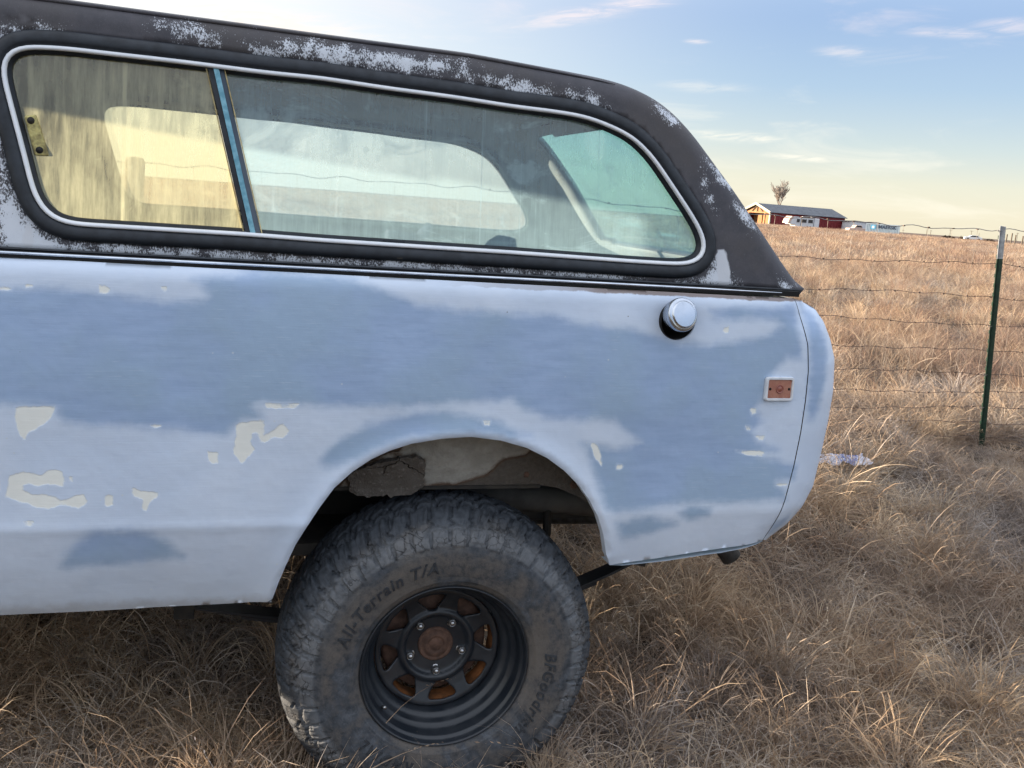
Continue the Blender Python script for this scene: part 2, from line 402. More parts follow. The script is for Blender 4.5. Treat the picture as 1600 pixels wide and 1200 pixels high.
def m_tyre():
    m_, t = mat('weathered_tyre_rubber'); p = objco(t)
    n = t.noise(p, 7, 5, .65, .4); n2 = t.noise(p, 55, 6, .7); n3 = t.noise(p, 220, 4, .6)
    sp = t.n('ShaderNodeSeparateXYZ'); t.set(sp, 0, p)
    rad = t.math('SQRT', t.math('ADD', t.math('POWER', sp.outputs[0], 2.), t.math('POWER', sp.outputs[2], 2.)))
    blk = t.mix(t.step(n2, .3, .7), (.024, .029, .036), (.058, .066, .078))
    mud = t.mix(n2, (.10, .09, .08), (.16, .145, .13))
    side = t.step(rad, .385, .355)
    fm = t.math('MULTIPLY', t.math('MULTIPLY', t.step(t.math('ADD', n, t.math('MULTIPLY', n2, .35)), .58, .90), side), .8)
    c = t.mix(fm, blk, mud)
    grey = t.math('MULTIPLY', t.step(t.math('ADD', n, t.math('MULTIPLY', n3, .3)), .62, .46), .55)
    c = t.mix(t.math('MULTIPLY', grey, side), c, (.13, .142, .16))
    band = t.math('MULTIPLY', t.step(rad, .312, .322), t.step(rad, .362, .350))
    c = t.mix(t.math('MULTIPLY', band, t.lin(n2, .3, .7, .25, .8)), c, (.155, .162, .172))
    inner = t.math('MULTIPLY', t.step(rad, .312, .285), t.step(t.math('ADD', n, t.math('MULTIPLY', t.math('SUBTRACT', n2, .5), .5)), .36, .60))
    c = t.mix(t.math('MULTIPLY', inner, .55), c, t.mix(n3, (.085, .072, .060), (.135, .115, .098)))
    # concentric scuffs, and the cracking of old rubber round the shoulder
    ring = t.noise(t.n('ShaderNodeCombineXYZ', inp={0: t.math('MULTIPLY', rad, 160.), 1: t.math('MULTIPLY', n, 1.5)}).outputs[0], 1., 3, .6)
    c = t.mix(t.math('MULTIPLY', t.math('MULTIPLY', t.step(ring, .55, .75), side), .35), c, (.11, .105, .10))
    w = t.n('ShaderNodeTexVoronoi', feature='DISTANCE_TO_EDGE'); t.set(w, 'Vector', t.vmath('ADD', p, t.vmath('SCALE', t.noise(p, 30, 3, .6, 0, True), .03))); t.set(w, 'Scale', 40.)
    ck = t.math('MULTIPLY', t.step(w.outputs['Distance'], .05, .01), t.math('MULTIPLY', t.step(rad, .30, .33), t.step(n, .45, .6)))
    c = t.mix(t.math('MULTIPLY', ck, .7), c, (.012, .012, .013))
    h = t.math('ADD', t.math('MULTIPLY', n2, 1.), t.math('ADD', t.math('MULTIPLY', ring, .5), t.math('MULTIPLY', ck, -1.6)))
    h = t.math('ADD', h, t.math('MULTIPLY', n3, .4))
    bsdf(t, c, t.lin(n2, .3, .7, .62, .85), 0, t.bump(h, .6, .0018), .35)
    return m_
def m_ground():
    m_, t = mat('thatch_soil'); p = objco(t)
    n = t.noise(p, .35, 5, .6); n2 = t.noise(p, 6, 6, .7); n3 = t.noise(p, 60, 5, .7)
    c = t.mix(t.step(n2, .3, .7), (.035, .028, .022), (.085, .068, .052))
    c = t.mix(t.step(n3, .5, .75), c, (.16, .125, .09))
    cdist = t.n('ShaderNodeCameraData') if False else None
    sp = t.n('ShaderNodeSeparateXYZ'); t.set(sp, 0, p)
    rad = t.math('SQRT', t.math('ADD', t.math('POWER', sp.outputs[0], 2.), t.math('POWER', sp.outputs[1], 2.)))
    st = t.mix(t.step(n, .35, .65), (.14, .095, .07), (.20, .145, .11))
    st = t.mix(t.step(n2, .4, .7), st, (.12, .085, .065))
    c = t.mix(t.step(rad, 8., 60.), c, st)
    bsdf(t, c, .95, 0, t.bump(t.math('ADD', n2, t.math('MULTIPLY', n3, .4)), .8, .04), .15)
    return m_
def m_grass(name, cols, trans=.35):
    m_, t = mat(name)
    oi = t.n('ShaderNodeObjectInfo').outputs['Random']
    bl = t.attr('bl')
    r_ = t.math('FRACT', t.math('ADD', t.math('MULTIPLY', oi, 7.31), t.math('MULTIPLY', bl, 1.)))
    k = len(cols)
    c1 = t.ramp(r_, [(i/(k-1), cc) for i, cc in enumerate(cols)])
    c2 = t.ramp(oi, [(i/(k-1), cc) for i, cc in enumerate(cols[::-1])])
    c = t.mix(.45, c1, c2)
    geo = t.n('ShaderNodeNewGeometry').outputs['Position']
    pn = t.noise(geo, .9, 3, .6)
    pn2 = t.noise(geo, 4.5, 4, .6)
    c = t.mix(t.step(pn, .35, .65), t.mix(1., c, (.80, .79, .82), 'MULTIPLY'), t.mix(1., c, (1.18, 1.12, 1.02), 'MULTIPLY'))
    c = t.mix(t.step(pn2, .38, .60), t.mix(1., c, (.66, .63, .62), 'MULTIPLY'), c)
    df = t.n('ShaderNodeBsdfPrincipled'); t.set(df, 'Base Color', c); t.set(df, 'Roughness', .6); t.set(df, 'Specular IOR Level', .3)
    tl = t.n('ShaderNodeBsdfTranslucent'); t.set(tl, 0, c)
    mx = t.n('ShaderNodeMixShader'); t.set(mx, 0, trans); t.L.new(df.outputs[0], mx.inputs[1]); t.L.new(tl.outputs[0], mx.inputs[2])
    t.L.new(mx.outputs[0], t.out.inputs[0])
    return m_
def m_well():
    m_, t = mat('fender_inner_metal'); p = objco(t)
    n = t.noise(p, 25, 5, .65); n2 = t.noise(p, 90, 4)
    md = t.attr('mud')
    f = t.step(t.math('ADD', md, t.math('MULTIPLY', t.math('SUBTRACT', n, .5), .02)), .002, -.002)
    c = t.mix(t.step(n, .35, .7), (.30, .285, .25), (.40, .38, .34))
    rim = t.step(t.math('ABSOLUTE', t.math('ADD', md, t.math('MULTIPLY', t.math('SUBTRACT', n, .5), .02))), .008, .0)
    c = t.mix(f, c, t.mix(n2, (.07, .06, .05), (.15, .13, .11)))
    c = t.mix(t.math('MULTIPLY', rim, .7), c, (.10, .05, .025))
    bsdf(t, c, .8, 0, t.bump(t.math('ADD', t.math('MULTIPLY', f, 2.), t.math('ADD', n2, t.math('MULTIPLY', n, 2.))), .9, .004), .2)
    return m_
M = {}
M['paint'] = m_paint(); M['hardtop'] = m_hardtop(); M['tyre'] = m_tyre(); M['ground'] = m_ground(); M['well'] = m_well()
M['glass_front'] = m_glass('dusty_sliding_glass', (.90, .87, .60), (.78, .77, .50), .10, .66, 3.2, 1.3, .95, .06)
M['glass_rear'] = m_glass('tinted_side_glass', (.72, .87, .93), (.50, .74, .84), .12, .48, 1.1, 5.1, .6, .14)
M['glass_far'] = m_glass('tinted_far_glass', (.92, .94, .92), (.70, .73, .72), .10, .34, .6, 8.7, .3, 0)
M['glass_tail'] = m_glass('green_tinted_tailgate_glass', (.60, .98, .90), (.45, .85, .80), .04, .20, .5, 3.9, .2, 0)
def m_slab():
    m_, t = mat('cracked_undercoating'); p = objco(t); n = t.noise(p, 30, 6, .7); n2 = t.noise(p, 110, 4)
    w = t.n('ShaderNodeTexVoronoi', feature='DISTANCE_TO_EDGE'); t.set(w, 'Vector', t.vmath('ADD', p, t.vmath('SCALE', t.noise(p, 22, 3, .6, 0, True), .06))); t.set(w, 'Scale', 8.)
    ck = t.math('MULTIPLY', t.step(w.outputs['Distance'], .014, .003), t.step(t.noise(p, 12, 3), .42, .55))
    c = t.mix(n, (.15, .132, .115), (.085, .074, .064)); c = t.mix(t.step(n2, .55, .7), c, (.19, .17, .15)); c = t.mix(ck, c, (.02, .016, .013))
    bsdf(t, c, .95, 0, t.bump(t.math('ADD', t.math('MULTIPLY', ck, -3.), t.math('ADD', t.math('MULTIPLY', n, 2.), n2)), 1., .005), .1)
    return m_
M['slab'] = m_slab()
M['lettering'] = simple('raised_rubber_lettering', (.018, .021, .026), (.034, .038, .044), 60, .6, 0, .3, .001, .5)
M['rubber'] = simple('black_rubber_gasket', (.011, .016, .024), (.006, .009, .014), 35, .55, 0, .3, .001, .5)
M['bead'] = simple('white_vinyl_bead', (.82, .84, .87), (.74, .77, .81), 30, .35, 0, .1, .0005, .5)  # bead's white raised to imitate reflected sky
M['blackmetal'] = simple('black_painted_steel', (.012, .016, .022), (.022, .026, .032), 18, .38, 0, .25, .001, .5)
M['chassis'] = simple('dirty_chassis_steel', (.022, .021, .020), (.05, .043, .035), 14, .75, 0, .5, .003, .3)
M['rust'] = simple('rusty_steel', (.15, .085, .06), (.08, .048, .036), 40, .8, .1, .6, .002, .3)
M['rust_bright'] = simple('sunlit_orange_rust', (.19, .07, .022), (.07, .03, .012), 30, .85, 0, .6, .002, .2)  # rust with the low sun's orange put into its colour
M['chrome'] = simple('dull_chrome', (.62, .66, .72), (.46, .50, .56), 14, .24, 1., .12, .0006, .5)
M['nut'] = simple('plated_lug_nut', (.55, .56, .58), (.35, .34, .33), 60, .33, 1., .2, .0006)
M['interior'] = simple('faded_interior_trim', (.42, .43, .41), (.32, .33, .32), 6, .85, 0, .3, .003, .2)
M['interior_dark'] = simple('dark_cargo_trim', (.05, .055, .06), (.03, .03, .034), 8, .8, 0, .3, .003, .2)
M['teal'] = simple('teal_anodised_bar', (.22, .44, .52), (.12, .30, .38), 60, .5, .3, .3, .001)
M['trimlight'] = simple('painted_lit_trim', (.55, .55, .48), (.42, .42, .38), 20, .7)  # pale colour stands in for light along the far window edge
M['brass'] = simple('yellowed_latch_metal', (.62, .54, .22), (.22, .18, .08), 55, .5, .3, .6, .002)
M['felt'] = simple('sunlit_window_channel', (.62, .52, .28), (.38, .30, .15), 70, .9, 0, .6, .002, .1)  # felt channel, yellow sunlight on it put into the colour
M['amber'] = simple('faded_marker_lens', (.42, .20, .14), (.33, .13, .09), 45, .3, 0, .2, .0008, .5)
M['lensring'] = simple('marker_lens_bulb_ring', (.30, .10, .07), (.24, .08, .06), 45, .3, 0, .2, .0008, .5)
M['white'] = simple('white_painted_metal', (.70, .72, .75), (.58, .60, .63), 25, .45, 0, .15, .001)
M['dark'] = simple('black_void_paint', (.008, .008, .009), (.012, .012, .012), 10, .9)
M['seam'] = simple('dark_seam_backing', (.035, .035, .04), (.02, .02, .02), 30, .9)  # dark backing behind the gap between the two panels
M['exhaust'] = simple('grey_exhaust_steel', (.10, .105, .11), (.05, .05, .05), 30, .45, .5, .3, .001)
M['redlens'] = simple('red_tail_lens', (.30, .01, .01), (.2, .01, .01), 20, .25)
M['postgreen'] = simple('green_post_paint', (.018, .050, .030), (.012, .030, .020), 40, .5, 0, .4, .001)
M['postwhite'] = simple('white_post_tip_paint', (.42, .44, .45), (.28, .29, .30), 40, .55, 0, .3, .001)
M['staywire'] = simple('dull_stay_wire', (.22, .19, .165), (.14, .12, .10), 30, .7, .2)
M['wire'] = simple('rusted_fence_wire', (.16, .11, .085), (.09, .06, .05), 30, .7, .4)
M['stay'] = simple('sunlit_stay_wire', (.46, .42, .38), (.32, .28, .25), 30, .6, .2)
M['twigs'] = simple('pale_twigs', (.34, .29, .25), (.26, .22, .19), 3, .95)
M['galv'] = simple('galvanised_wire', (.30, .28, .27), (.18, .16, .15), 30, .55, .5)
M['wood'] = simple('weathered_fence_wood', (.16, .13, .10), (.10, .08, .06), 12, .9)
M['bark'] = simple('grey_bark', (.20, .165, .14), (.14, .115, .10), 3, .95)
M['barnred'] = simple('red_metal_siding', (.19, .016, .020), (.15, .013, .017), 1.5, .6)
M['barnroof'] = simple('grey_metal_roof', (.085, .092, .105), (.07, .075, .088), 1., .55)
M['barnwood'] = simple('bare_pine_framing', (.34, .17, .07), (.25, .12, .05), 1.5, .8)
M['barntrim'] = simple('cream_trim', (.50, .44, .35), (.42, .38, .30), 2, .7)
M['rvwhite'] = simple('white_trailer_skin', (.66, .68, .70), (.58, .60, .63), 1., .5)
M['windark'] = simple('dark_tinted_window', (.03, .035, .045), (.02, .025, .03), 2, .25)
M['doorgrey'] = simple('slate_grey_door', (.12, .15, .19), (.09, .12, .16), 1.5, .6)
M['tan'] = simple('tan_siding', (.42, .39, .36), (.36, .33, .31), 1., .7)
M['container'] = simple('pale_blue_container_steel', (.36, .45, .52), (.31, .39, .46), .8, .6)
M['ink'] = simple('dark_blue_lettering', (.03, .05, .09), (.025, .04, .07), 3, .7)
M['starblue'] = simple('light_blue_square', (.10, .40, .62), (.09, .36, .58), 3, .6)
M['bush'] = simple('dark_brown_brush', (.09, .055, .035), (.05, .032, .022), 3, .95)
M['carwhite'] = simple('white_car_paint', (.68, .70, .73), (.6, .62, .65), 1, .35)
M['rose'] = simple('sun_faded_pickup_paint', (.62, .46, .38), (.55, .40, .33), 1, .45)
M['plastic'] = simple('crumpled_white_plastic', (.60, .60, .66), (.42, .43, .52), 14, .4)
M['printblue'] = simple('blue_printed_plastic', (.12, .16, .38), (.24, .28, .46), 50, .45)
M['navy'] = simple('dark_navy_cloth', (.02, .03, .055), (.03, .045, .075), 30, .85)
# ------------------------------------------------------------------ terrain
def gz(x, y):
    x = np.asarray(x, float); y = np.asarray(y, float)
    q = y+.055*x
    s = np.clip((q-.15)/2.35, 0, 1); s = s*s*(3-2*s)*.86
    dx = x-CAM.x; dy = y-CAM.y; r = np.hypot(dx, dy); az = np.degrees(np.arctan2(dx, dy))
    c = np.clip((r-7)/105, 0, 1)
    front = np.clip((q-2)/5, 0, 1)
    crest = 1.13-.20*np.clip((az-34)/10, 0, 1)
    z = .35*s+(crest-.30)*c*front
    drop = np.clip((r-125)/70, 0, 1); z = z+(.55-crest)*drop*front
    z += .018*np.sin(x*2.1+1)*np.cos(y*1.7)+.012*np.sin(x*4.7+y*3.1)
    z += np.clip(r/40, 0, 1)*.06*np.sin(x*.11+.6)*np.cos(y*.09)
    return z
def build_ground():
    rr = np.r_[0, .25*np.arange(1, 40), np.geomspace(10.2, 6000, 90)]
    aa = np.linspace(0, 2*np.pi, 241)[:-1]
    V = [(CAM.x, CAM.y, float(gz(CAM.x, CAM.y)))]; F = []
    for r_ in rr[1:]:
        X = CAM.x+r_*np.sin(aa); Y = CAM.y+r_*np.cos(aa); Z = gz(X, Y)
        V += list(zip(X, Y, Z))
    n = len(aa)
    for i in range(n): F.append((0, 1+(i+1) % n, 1+i))
    for k in range(len(rr)-2):
        a = 1+k*n; b = a+n
        for i in range(n): j = (i+1) % n; F.append((a+i, a+j, b+j, b+i))
    o = mesh('ground', V, F, M['ground'], None, True); tag(o, kind='structure')
build_ground()

# ------------------------------------------------------------------ measured outlines (metres, along the truck and up)
BEAD=[(-.962,1.681),(-.961,1.699),(-.948,1.718),(-.929,1.726),(-.842,1.731),(-.78,1.73),(-.628,1.729),(-.446,1.725),(-.339,1.726),(-.19,1.719),(-.037,1.715),(.095,1.708),(.204,1.706),(.275,1.702),(.334,1.688),(.398,1.666),(.451,1.624),(.501,1.564),(.551,1.504),(.589,1.453),(.602,1.421),(.595,1.393),(.575,1.381),(.539,1.375),(.409,1.375),(.105,1.379),(-.155,1.38),(-.331,1.381),(-.486,1.384),(-.753,1.384),(-.837,1.384),(-.867,1.392),(-.888,1.413),(-.901,1.441),(-.922,1.527),(-.944,1.61)]
TOP=[(-.972,1.841),(-.854,1.831),(-.407,1.829),(-.212,1.826),(-.007,1.824),(.21,1.81),(.319,1.802),(.375,1.795),(.423,1.783),(.478,1.763),(.527,1.732),(.577,1.689),(.629,1.633),(.686,1.572),(.752,1.495),(.82,1.414),(.875,1.35),(.915,1.306)]
WEAR=[[(-.68,1.8),(-.604,1.804),(-.539,1.788),(-.546,1.774),(-.654,1.785)],[(-.494,1.782),(-.367,1.802),(-.2,1.793),(-.011,1.795),(-.002,1.768),(-.199,1.761),(-.366,1.765),(-.48,1.765)],[(-.003,1.776),(.127,1.764),(.206,1.743),(.19,1.734),(.036,1.755)],[(.237,1.756),(.285,1.751),(.343,1.727),(.335,1.717),(.254,1.736)],[(.457,1.761),(.492,1.749),(.522,1.714),(.502,1.709),(.467,1.731)],[(.599,1.632),(.635,1.613),(.681,1.57),(.672,1.557),(.618,1.592)],[(.682,1.527),(.728,1.506),(.76,1.469),(.739,1.465),(.693,1.496)],[(-.965,1.544),(-.943,1.452),(-.91,1.378),(-.832,1.339),(-.465,1.336),(-.465,1.32),(-.962,1.319)],[(-.465,1.336),(-.012,1.338),(-.012,1.317),(-.465,1.32)],[(-.012,1.335),(.432,1.333),(.432,1.318),(-.012,1.316)],[(.516,1.331),(.602,1.348),(.631,1.399),(.69,1.339),(.709,1.317),(.517,1.316)],[(.807,1.353),(.835,1.346),(.873,1.316),(.827,1.317)],[(-.967,1.763),(-.862,1.769),(-.862,1.753),(-.967,1.738)],[(.583,1.594),(.6,1.575),(.63,1.508),(.616,1.507)]]
SOLID=[[(.629,1.414),(.657,1.416),(.673,1.37),(.673,1.315),(.645,1.314)],[(-.893,1.417),(-.916,1.377),(-.927,1.328),(-.899,1.327),(-.904,1.376)]]
SEAM=[(.837,1.299),(.855,1.25),(.871,1.194),(.879,1.129),(.88,1.055),(.878,.971),(.871,.886),(.858,.792),(.844,.732),(.83,.675)]
REAR=[(.884,1.299),(.916,1.284),(.944,1.253),(.968,1.207),(.985,1.157),(.99,1.073),(.986,.987),(.978,.901),(.968,.813),(.942,.751),(.907,.699),(.86,.657)]
BOT2=[(.834,.671),(.708,.647),(.566,.631),(.436,.621),(.402,.624)]
ARCH=[(.402,.624),(.388,.654),(.371,.71),(.35,.758),(.326,.797),(.293,.839),(.254,.875),(.206,.908),(.153,.933),(.09,.95),(.02,.958),(-.047,.954),(-.12,.942),(-.166,.926),(-.206,.906),(-.247,.877),(-.286,.84),(-.315,.798),(-.342,.754),(-.366,.706),(-.385,.652),(-.399,.607),(-.411,.561),(-.423,.556)]
BOT1=[(-.967,.547),(-.717,.548),(-.413,.554)]
PRIMER=[[(-1.018,1.253),(-.835,1.256),(-.74,1.248),(-.642,1.239),(-.569,1.245),(-.554,1.265),(-.593,1.286),(-.465,1.308),(-.252,1.303),(-.195,1.282),(-.123,1.255),(.009,1.244),(.175,1.241),(.351,1.219),(.445,1.209),(.512,1.192),(.61,1.189),(.71,1.202),(.768,1.22),(.795,1.24),(.78,1.255),(.609,1.255),(.598,1.27),(.68,1.283),(.794,1.288),(.829,1.292),(.857,1.161),(.816,1.166),(.774,1.11),(.76,1.054),(.74,1.03),(.763,1.003),(.732,.978),(.759,.949),(.823,.927),(.754,.919),(.802,.902),(.879,.881),(.877,.849),(.827,.841),(.861,.816),(.863,.797),(.771,.792),(.659,.79),(.526,.786),(.396,.77),(.369,.783),(.338,.849),(.306,.929),(.288,.944),(.38,.929),(.445,.945),(.373,1.0),(.275,.999),(.194,1.009),(.139,1.021),(.113,1.048),(-.037,1.037),(-.125,1.03),(-.296,1.029),(-.446,1.031),(-.466,1.02),(-.445,1.0),(-.485,.997),(-.524,.961),(-.589,.971),(-.716,.981),(-.784,.98),(-.839,.989),(-.85,1.015),(-1.025,1.023)],[(-.319,.902),(-.279,.951),(-.217,.985),(-.124,1.01),(-.036,1.016),(.071,.997),(.167,.96),(.12,.956),(.019,.971),(-.121,.958),(-.207,.929),(-.262,.896),(-.304,.887)],[(-.849,.666),(-.836,.703),(-.811,.73),(-.78,.751),(-.691,.746),(-.639,.726),(-.602,.681),(-.626,.682),(-.717,.666),(-.805,.669)],[(.568,.763),(.593,.78),(.647,.775),(.649,.757),(.597,.746)],[(.86,1.293),(.896,1.268),(.936,1.204),(.939,1.109),(.914,1.005),(.895,1.005),(.883,1.162)],[(.841,.688),(.849,.723),(.89,.743),(.875,.714)],[(.398,.742),(.483,.752),(.562,.738),(.504,.711),(.42,.697)],[(-.23,.797),(-.172,.808),(-.2,.778)]]
CREAM=[[(-.926,1.018),(-.85,1.019),(-.862,.996),(-.881,.976),(-.905,.965),(-.911,.942),(-.922,.969),(-.928,.995)],[(-.949,.827),(-.939,.874),(-.912,.881),(-.882,.874),(-.864,.887),(-.84,.88),(-.837,.849),(-.871,.857),(-.889,.85),(-.907,.857),(-.919,.847),(-.901,.833),(-.865,.832),(-.841,.818),(-.804,.835),(-.793,.817),(-.81,.8),(-.841,.811),(-.865,.801),(-.889,.805),(-.925,.82)],[(-.498,.985),(-.442,.996),(-.441,.957),(-.464,.968),(-.471,.943),(-.46,.928),(-.486,.896),(-.503,.921),(-.501,.95)],[(-.424,.968),(-.404,.987),(-.385,.968),(-.403,.954),(-.424,.957),(-.437,.944),(-.454,.949)],[(-.555,.925),(-.534,.921),(-.536,.896),(-.555,.9)],[(-.71,.848),(-.691,.837),(-.656,.838),(-.656,.823),(-.672,.816),(-.677,.794),(-.688,.798),(-.686,.823),(-.704,.827)],[(-.76,.828),(-.745,.831),(-.745,.806),(-.76,.806)],[(-.439,1.03),(-.368,1.031),(-.378,1.021),(-.439,1.021)],[(-.773,1.268),(-.749,1.266),(-.749,1.253),(-.77,1.252)],[(-.917,.777),(-.896,.776),(-.896,.767),(-.917,.768)],[(-.905,1.262),(-.893,1.261),(-.895,1.254),(-.905,1.254)],[(-.652,1.269),(-.642,1.269),(-.642,1.261),(-.652,1.261)],[(-.956,1.256),(-.928,1.256),(-.934,1.25),(-.957,1.249)],[(-.672,.983),(-.65,.98),(-.66,.976)],[(-.831,.873),(-.821,.867),(-.823,.858),(-.831,.863)],[(-.964,.868),(-.958,.861),(-.959,.837),(-.965,.837)],[(.632,1.229),(.642,1.233),(.651,1.237),(.65,1.221),(.644,1.217),(.635,1.219)],[(.728,1.032),(.747,1.034),(.747,1.023),(.735,1.016)],[(.698,.926),(.753,.925),(.781,.921),(.783,.911),(.726,.916)],[(.821,.84),(.863,.841),(.858,.831),(.829,.833)],[(.752,.963),(.776,.963),(.777,.952),(.76,.953)],[(.857,.811),(.862,.811),(.863,.801),(.858,.802)],[(.384,.891),(.403,.889),(.398,.877),(.385,.878)],[(.721,.988),(.735,.985),(.732,.978),(.722,.98)],[(.313,.944),(.329,.941),(.342,.913),(.348,.887),(.326,.91)],[(.043,.997),(.062,.997),(.059,.987),(.047,.987)]]

MID = .83
def ys(z): return .05+np.maximum(np.asarray(z, float)-1.31, 0)*.16
REAR = [(x+.013*min(1, (1.32-z)/.03), z) for x, z in REAR]
car = empty('parked_suv')
tag(car, 'old two-door off-road truck with primer patches and a black weathered hardtop parked on dry grass', 'off-road truck')

# ---- body side
TOPZ = 1.312
rear_out = np.array([SEAM[0]]+REAR, float)
def ybody(X, Z, rear=REAR):
    P = np.stack([X, Z], 1)
    y = np.full(len(X), -.022)
    y += .022*np.clip((Z-1.0)/.31, 0, 1)**2
    s = np.clip((Z-TOPZ+.035)/.035, 0, 1); y += .022*(1-np.sqrt(np.clip(1-s*s, 0, 1)))
    crease = .765-.01*(X < -.3)
    lo = np.clip(crease-Z, 0, 1); y += np.where(X < 0, 1, .75)*(.20*lo+.35*lo**2)
    y += -.0018*np.exp(-((Z-crease)/.012)**2)*(X < -.25)
    d = dist_line(P, REAR); w = np.clip(1-d/.115, 0, 1)
    y += .085*(1-np.sqrt(np.clip(1-w*w, 0, 1)))*(X > .6)
    da = dist_line(P, ARCH[1:-1]); y += -.008*np.exp(-(da/.030)**2)
    y += .007*np.clip(1-da/.010, 0, 1)**2
    y += .0018*np.sin(X*9+1)*np.sin(Z*13)+.0012*np.sin(X*23+Z*8)
    y += .004*np.exp(-(((X-.512)/.075)**2+((Z-1.243)/.075)**2))
    return y
def paint_attrs(XZ):
    return {'primer': np.clip(sdf_many(XZ, PRIMER), -.06, .06), 'cream': np.clip(sdf_many(XZ, CREAM), -.06, .06)}
FUEL = (.512, 1.243)
hole = [(FUEL[0]+.045*math.cos(a), FUEL[1]+.045*math.sin(a)) for a in np.linspace(0, 2*np.pi, 36, endpoint=False)]
top = [(-1.06, TOPZ)]
q_out = [(-1.06, TOPZ)]+list(SEAM)+ARCH+BOT1[::-1]+[(-1.06, .546)]
q_out[1] = (SEAM[0][0], TOPZ-.004)
q_out = dens(q_out, .008)
V, F, XZ = panel(q_out, [hole], .0085, ybody)
quarter = mesh('quarter_panel', V, F, M['paint'], car, True, paint_attrs(XZ))
quarter['label'] = 'pale blue-white rear quarter panel with grey-blue primer patches and cream filler spots'
def flange(name, pts, dy, matr, parent, yf, inset=0., n=3, roll_=0.):
    """strip that turns an edge inwards"""
    P = np.asarray(pts, float); Y = yf(P[:, 0], P[:, 1]); Q = offset_loop(P, inset, False)
    V = []; F = []
    for k in range(n+1):
        s = k/n; V += [(p[0]*(1-s)+q[0]*s, y+dy*s, p[1]*(1-s)+q[1]*s) for p, q, y in zip(P, Q, Y)]
    m_ = len(P)
    for k in range(n):
        for i in range(m_-1): F.append((k*m_+i, k*m_+i+1, (k+1)*m_+i+1, (k+1)*m_+i))
    A = {'primer': [.06]*len(V), 'cream': [.06]*len(V)} if matr is M['paint'] else None
    return mesh(name, V, F, matr, parent, True, A)
arch_d = dens(ARCH, .008, False)
flange('arch_lip', arch_d, .026, M['paint'], car, ybody)
flange('sill_lip', dens(BOT1[::-1]+[(-1.06, .546)], .008, False), .05, M['paint'], car, ybody)
flange('lower_lip', dens(BOT2, .008, False), .06, M['paint'], car, ybody)
# rear corner beyond the seam
S2 = [(x+.0028, z) for x, z in SEAM]
c_out = dens([(S2[0][0], TOPZ-.006)]+REAR+S2[::-1][:-1], .007)
V, F, XZ = panel(c_out, [], .0085, ybody)
rc = mesh('rear_corner_panel', V, F, M['paint'], car, True, paint_attrs(XZ))
rc['label'] = 'rounded rear corner panel behind the thin body seam'
sb = MB(); sb.tube([(x+.0014, float(ybody(np.array([x]), np.array([z]))[0])+.006, z) for x, z in smooth_loop(SEAM, 60, 1, False)], .0042, 6)
sb.build('body_seam', M['seam'], car)
# back of the truck, from one rear corner round to the other
Pr = smooth_loop(REAR, 40, 1, False); Yr = ybody(Pr[:, 0], Pr[:, 1]); V = []; F = []
vs_ = np.r_[0, .01, .03, .06, np.linspace(.1, .9, 9), .94, .97, .99, 1]
for v in vs_:
    for (x, z), y0 in zip(Pr, Yr): V.append((x+.02*math.sin(math.pi*v)**.5, y0+(2*MID-2*y0)*v, z))
n_ = len(Pr)
for k in range(len(vs_)-1):
    for i in range(n_-1): F.append((k*n_+i, k*n_+i+1, (k+1)*n_+i+1, (k+1)*n_+i))
mesh('tailgate', V, F, M['paint'], car, True, {'primer': [.06]*len(V), 'cream': [.06]*len(V)})
for s in (.17, 1.49):
    b = MB(); b.box((1.003, s, .95), (.03, .11, .20)); mod_bevel(b.build('tail_lamp', M['redlens'], car), .008)
b = MB(); b.box((.90, MID, .67), (.08, 1.2, .07)); mod_bevel(b.build('rear_bumper', M['blackmetal'], car), .015)
# door and front of the truck (outside the picture on the left)
def yplain(X, Z):
    y = np.full(len(X), -.022)+.022*np.clip((Z-1.0)/.31, 0, 1)**2
    s = np.clip((Z-TOPZ+.035)/.035, 0, 1); y += .022*(1-np.sqrt(np.clip(1-s*s, 0, 1)))
    lo = np.clip(.755-Z, 0, 1); return y+.20*lo+.35*lo**2
def plain_panel(name, pts, step=.03, parent=None):
    V, F, XZ = panel(dens(pts, .03), [], step, yplain)
    return mesh(name, V, F, M['paint'], parent or car, True, paint_attrs(XZ))
plain_panel('door', [(-1.065, TOPZ), (-1.065, .56), (-2.02, .56), (-2.06, TOPZ)])
b = MB(); b.box((-1.2, -.035, 1.16), (.12, .02, .03)); mod_bevel(b.build('door_handle', M['chrome'], car), .006)
fa = [(-2.54+.41*math.cos(a), .545+.41*math.sin(a)) for a in np.linspace(0, math.pi, 30)]
fa[0] = (-2.13, .56); fa[-1] = (-2.95, .56)
fender = [(-2.066, TOPZ), (-2.026, .56)]+fa+[(-3.15, .62), (-3.2, .8), (-3.2, 1.2), (-3.12, 1.29)]
near_fender = plain_panel('front_fender', fender)
for src_name, pts in (('quarter_panel', None),):
    # the far side: same outlines mirrored
    for nm, me_ in (('far_quarter_panel', quarter.data), ('far_rear_corner_panel', rc.data)):
        o = bpy.data.objects.new('quarter_panel' if 'quarter' in nm else 'rear_corner_panel', me_); link(o, car)
        o.scale = (1, -1, 1); o.location = (0, 2*MID, 0)
for o_ in [c for c in car.children if c.name in ('door', 'front_fender', 'arch_lip', 'sill_lip', 'lower_lip')]:
    o = o_.copy(); COL.objects.link(o); o.parent = car; o.scale = (1, -1, 1); o.location = (0, 2*MID, 0)
hb = MB(); hb.box((-2.63, MID, 1.30), (1.1, 1.5, .04)); h_ = mod_bevel(hb.build('hood', M['paint'], car), .03, 3)
gb = MB(); gb.box((-3.19, MID, 1.0), (.06, 1.5, .45)); gb.build('grille', M['blackmetal'], car)
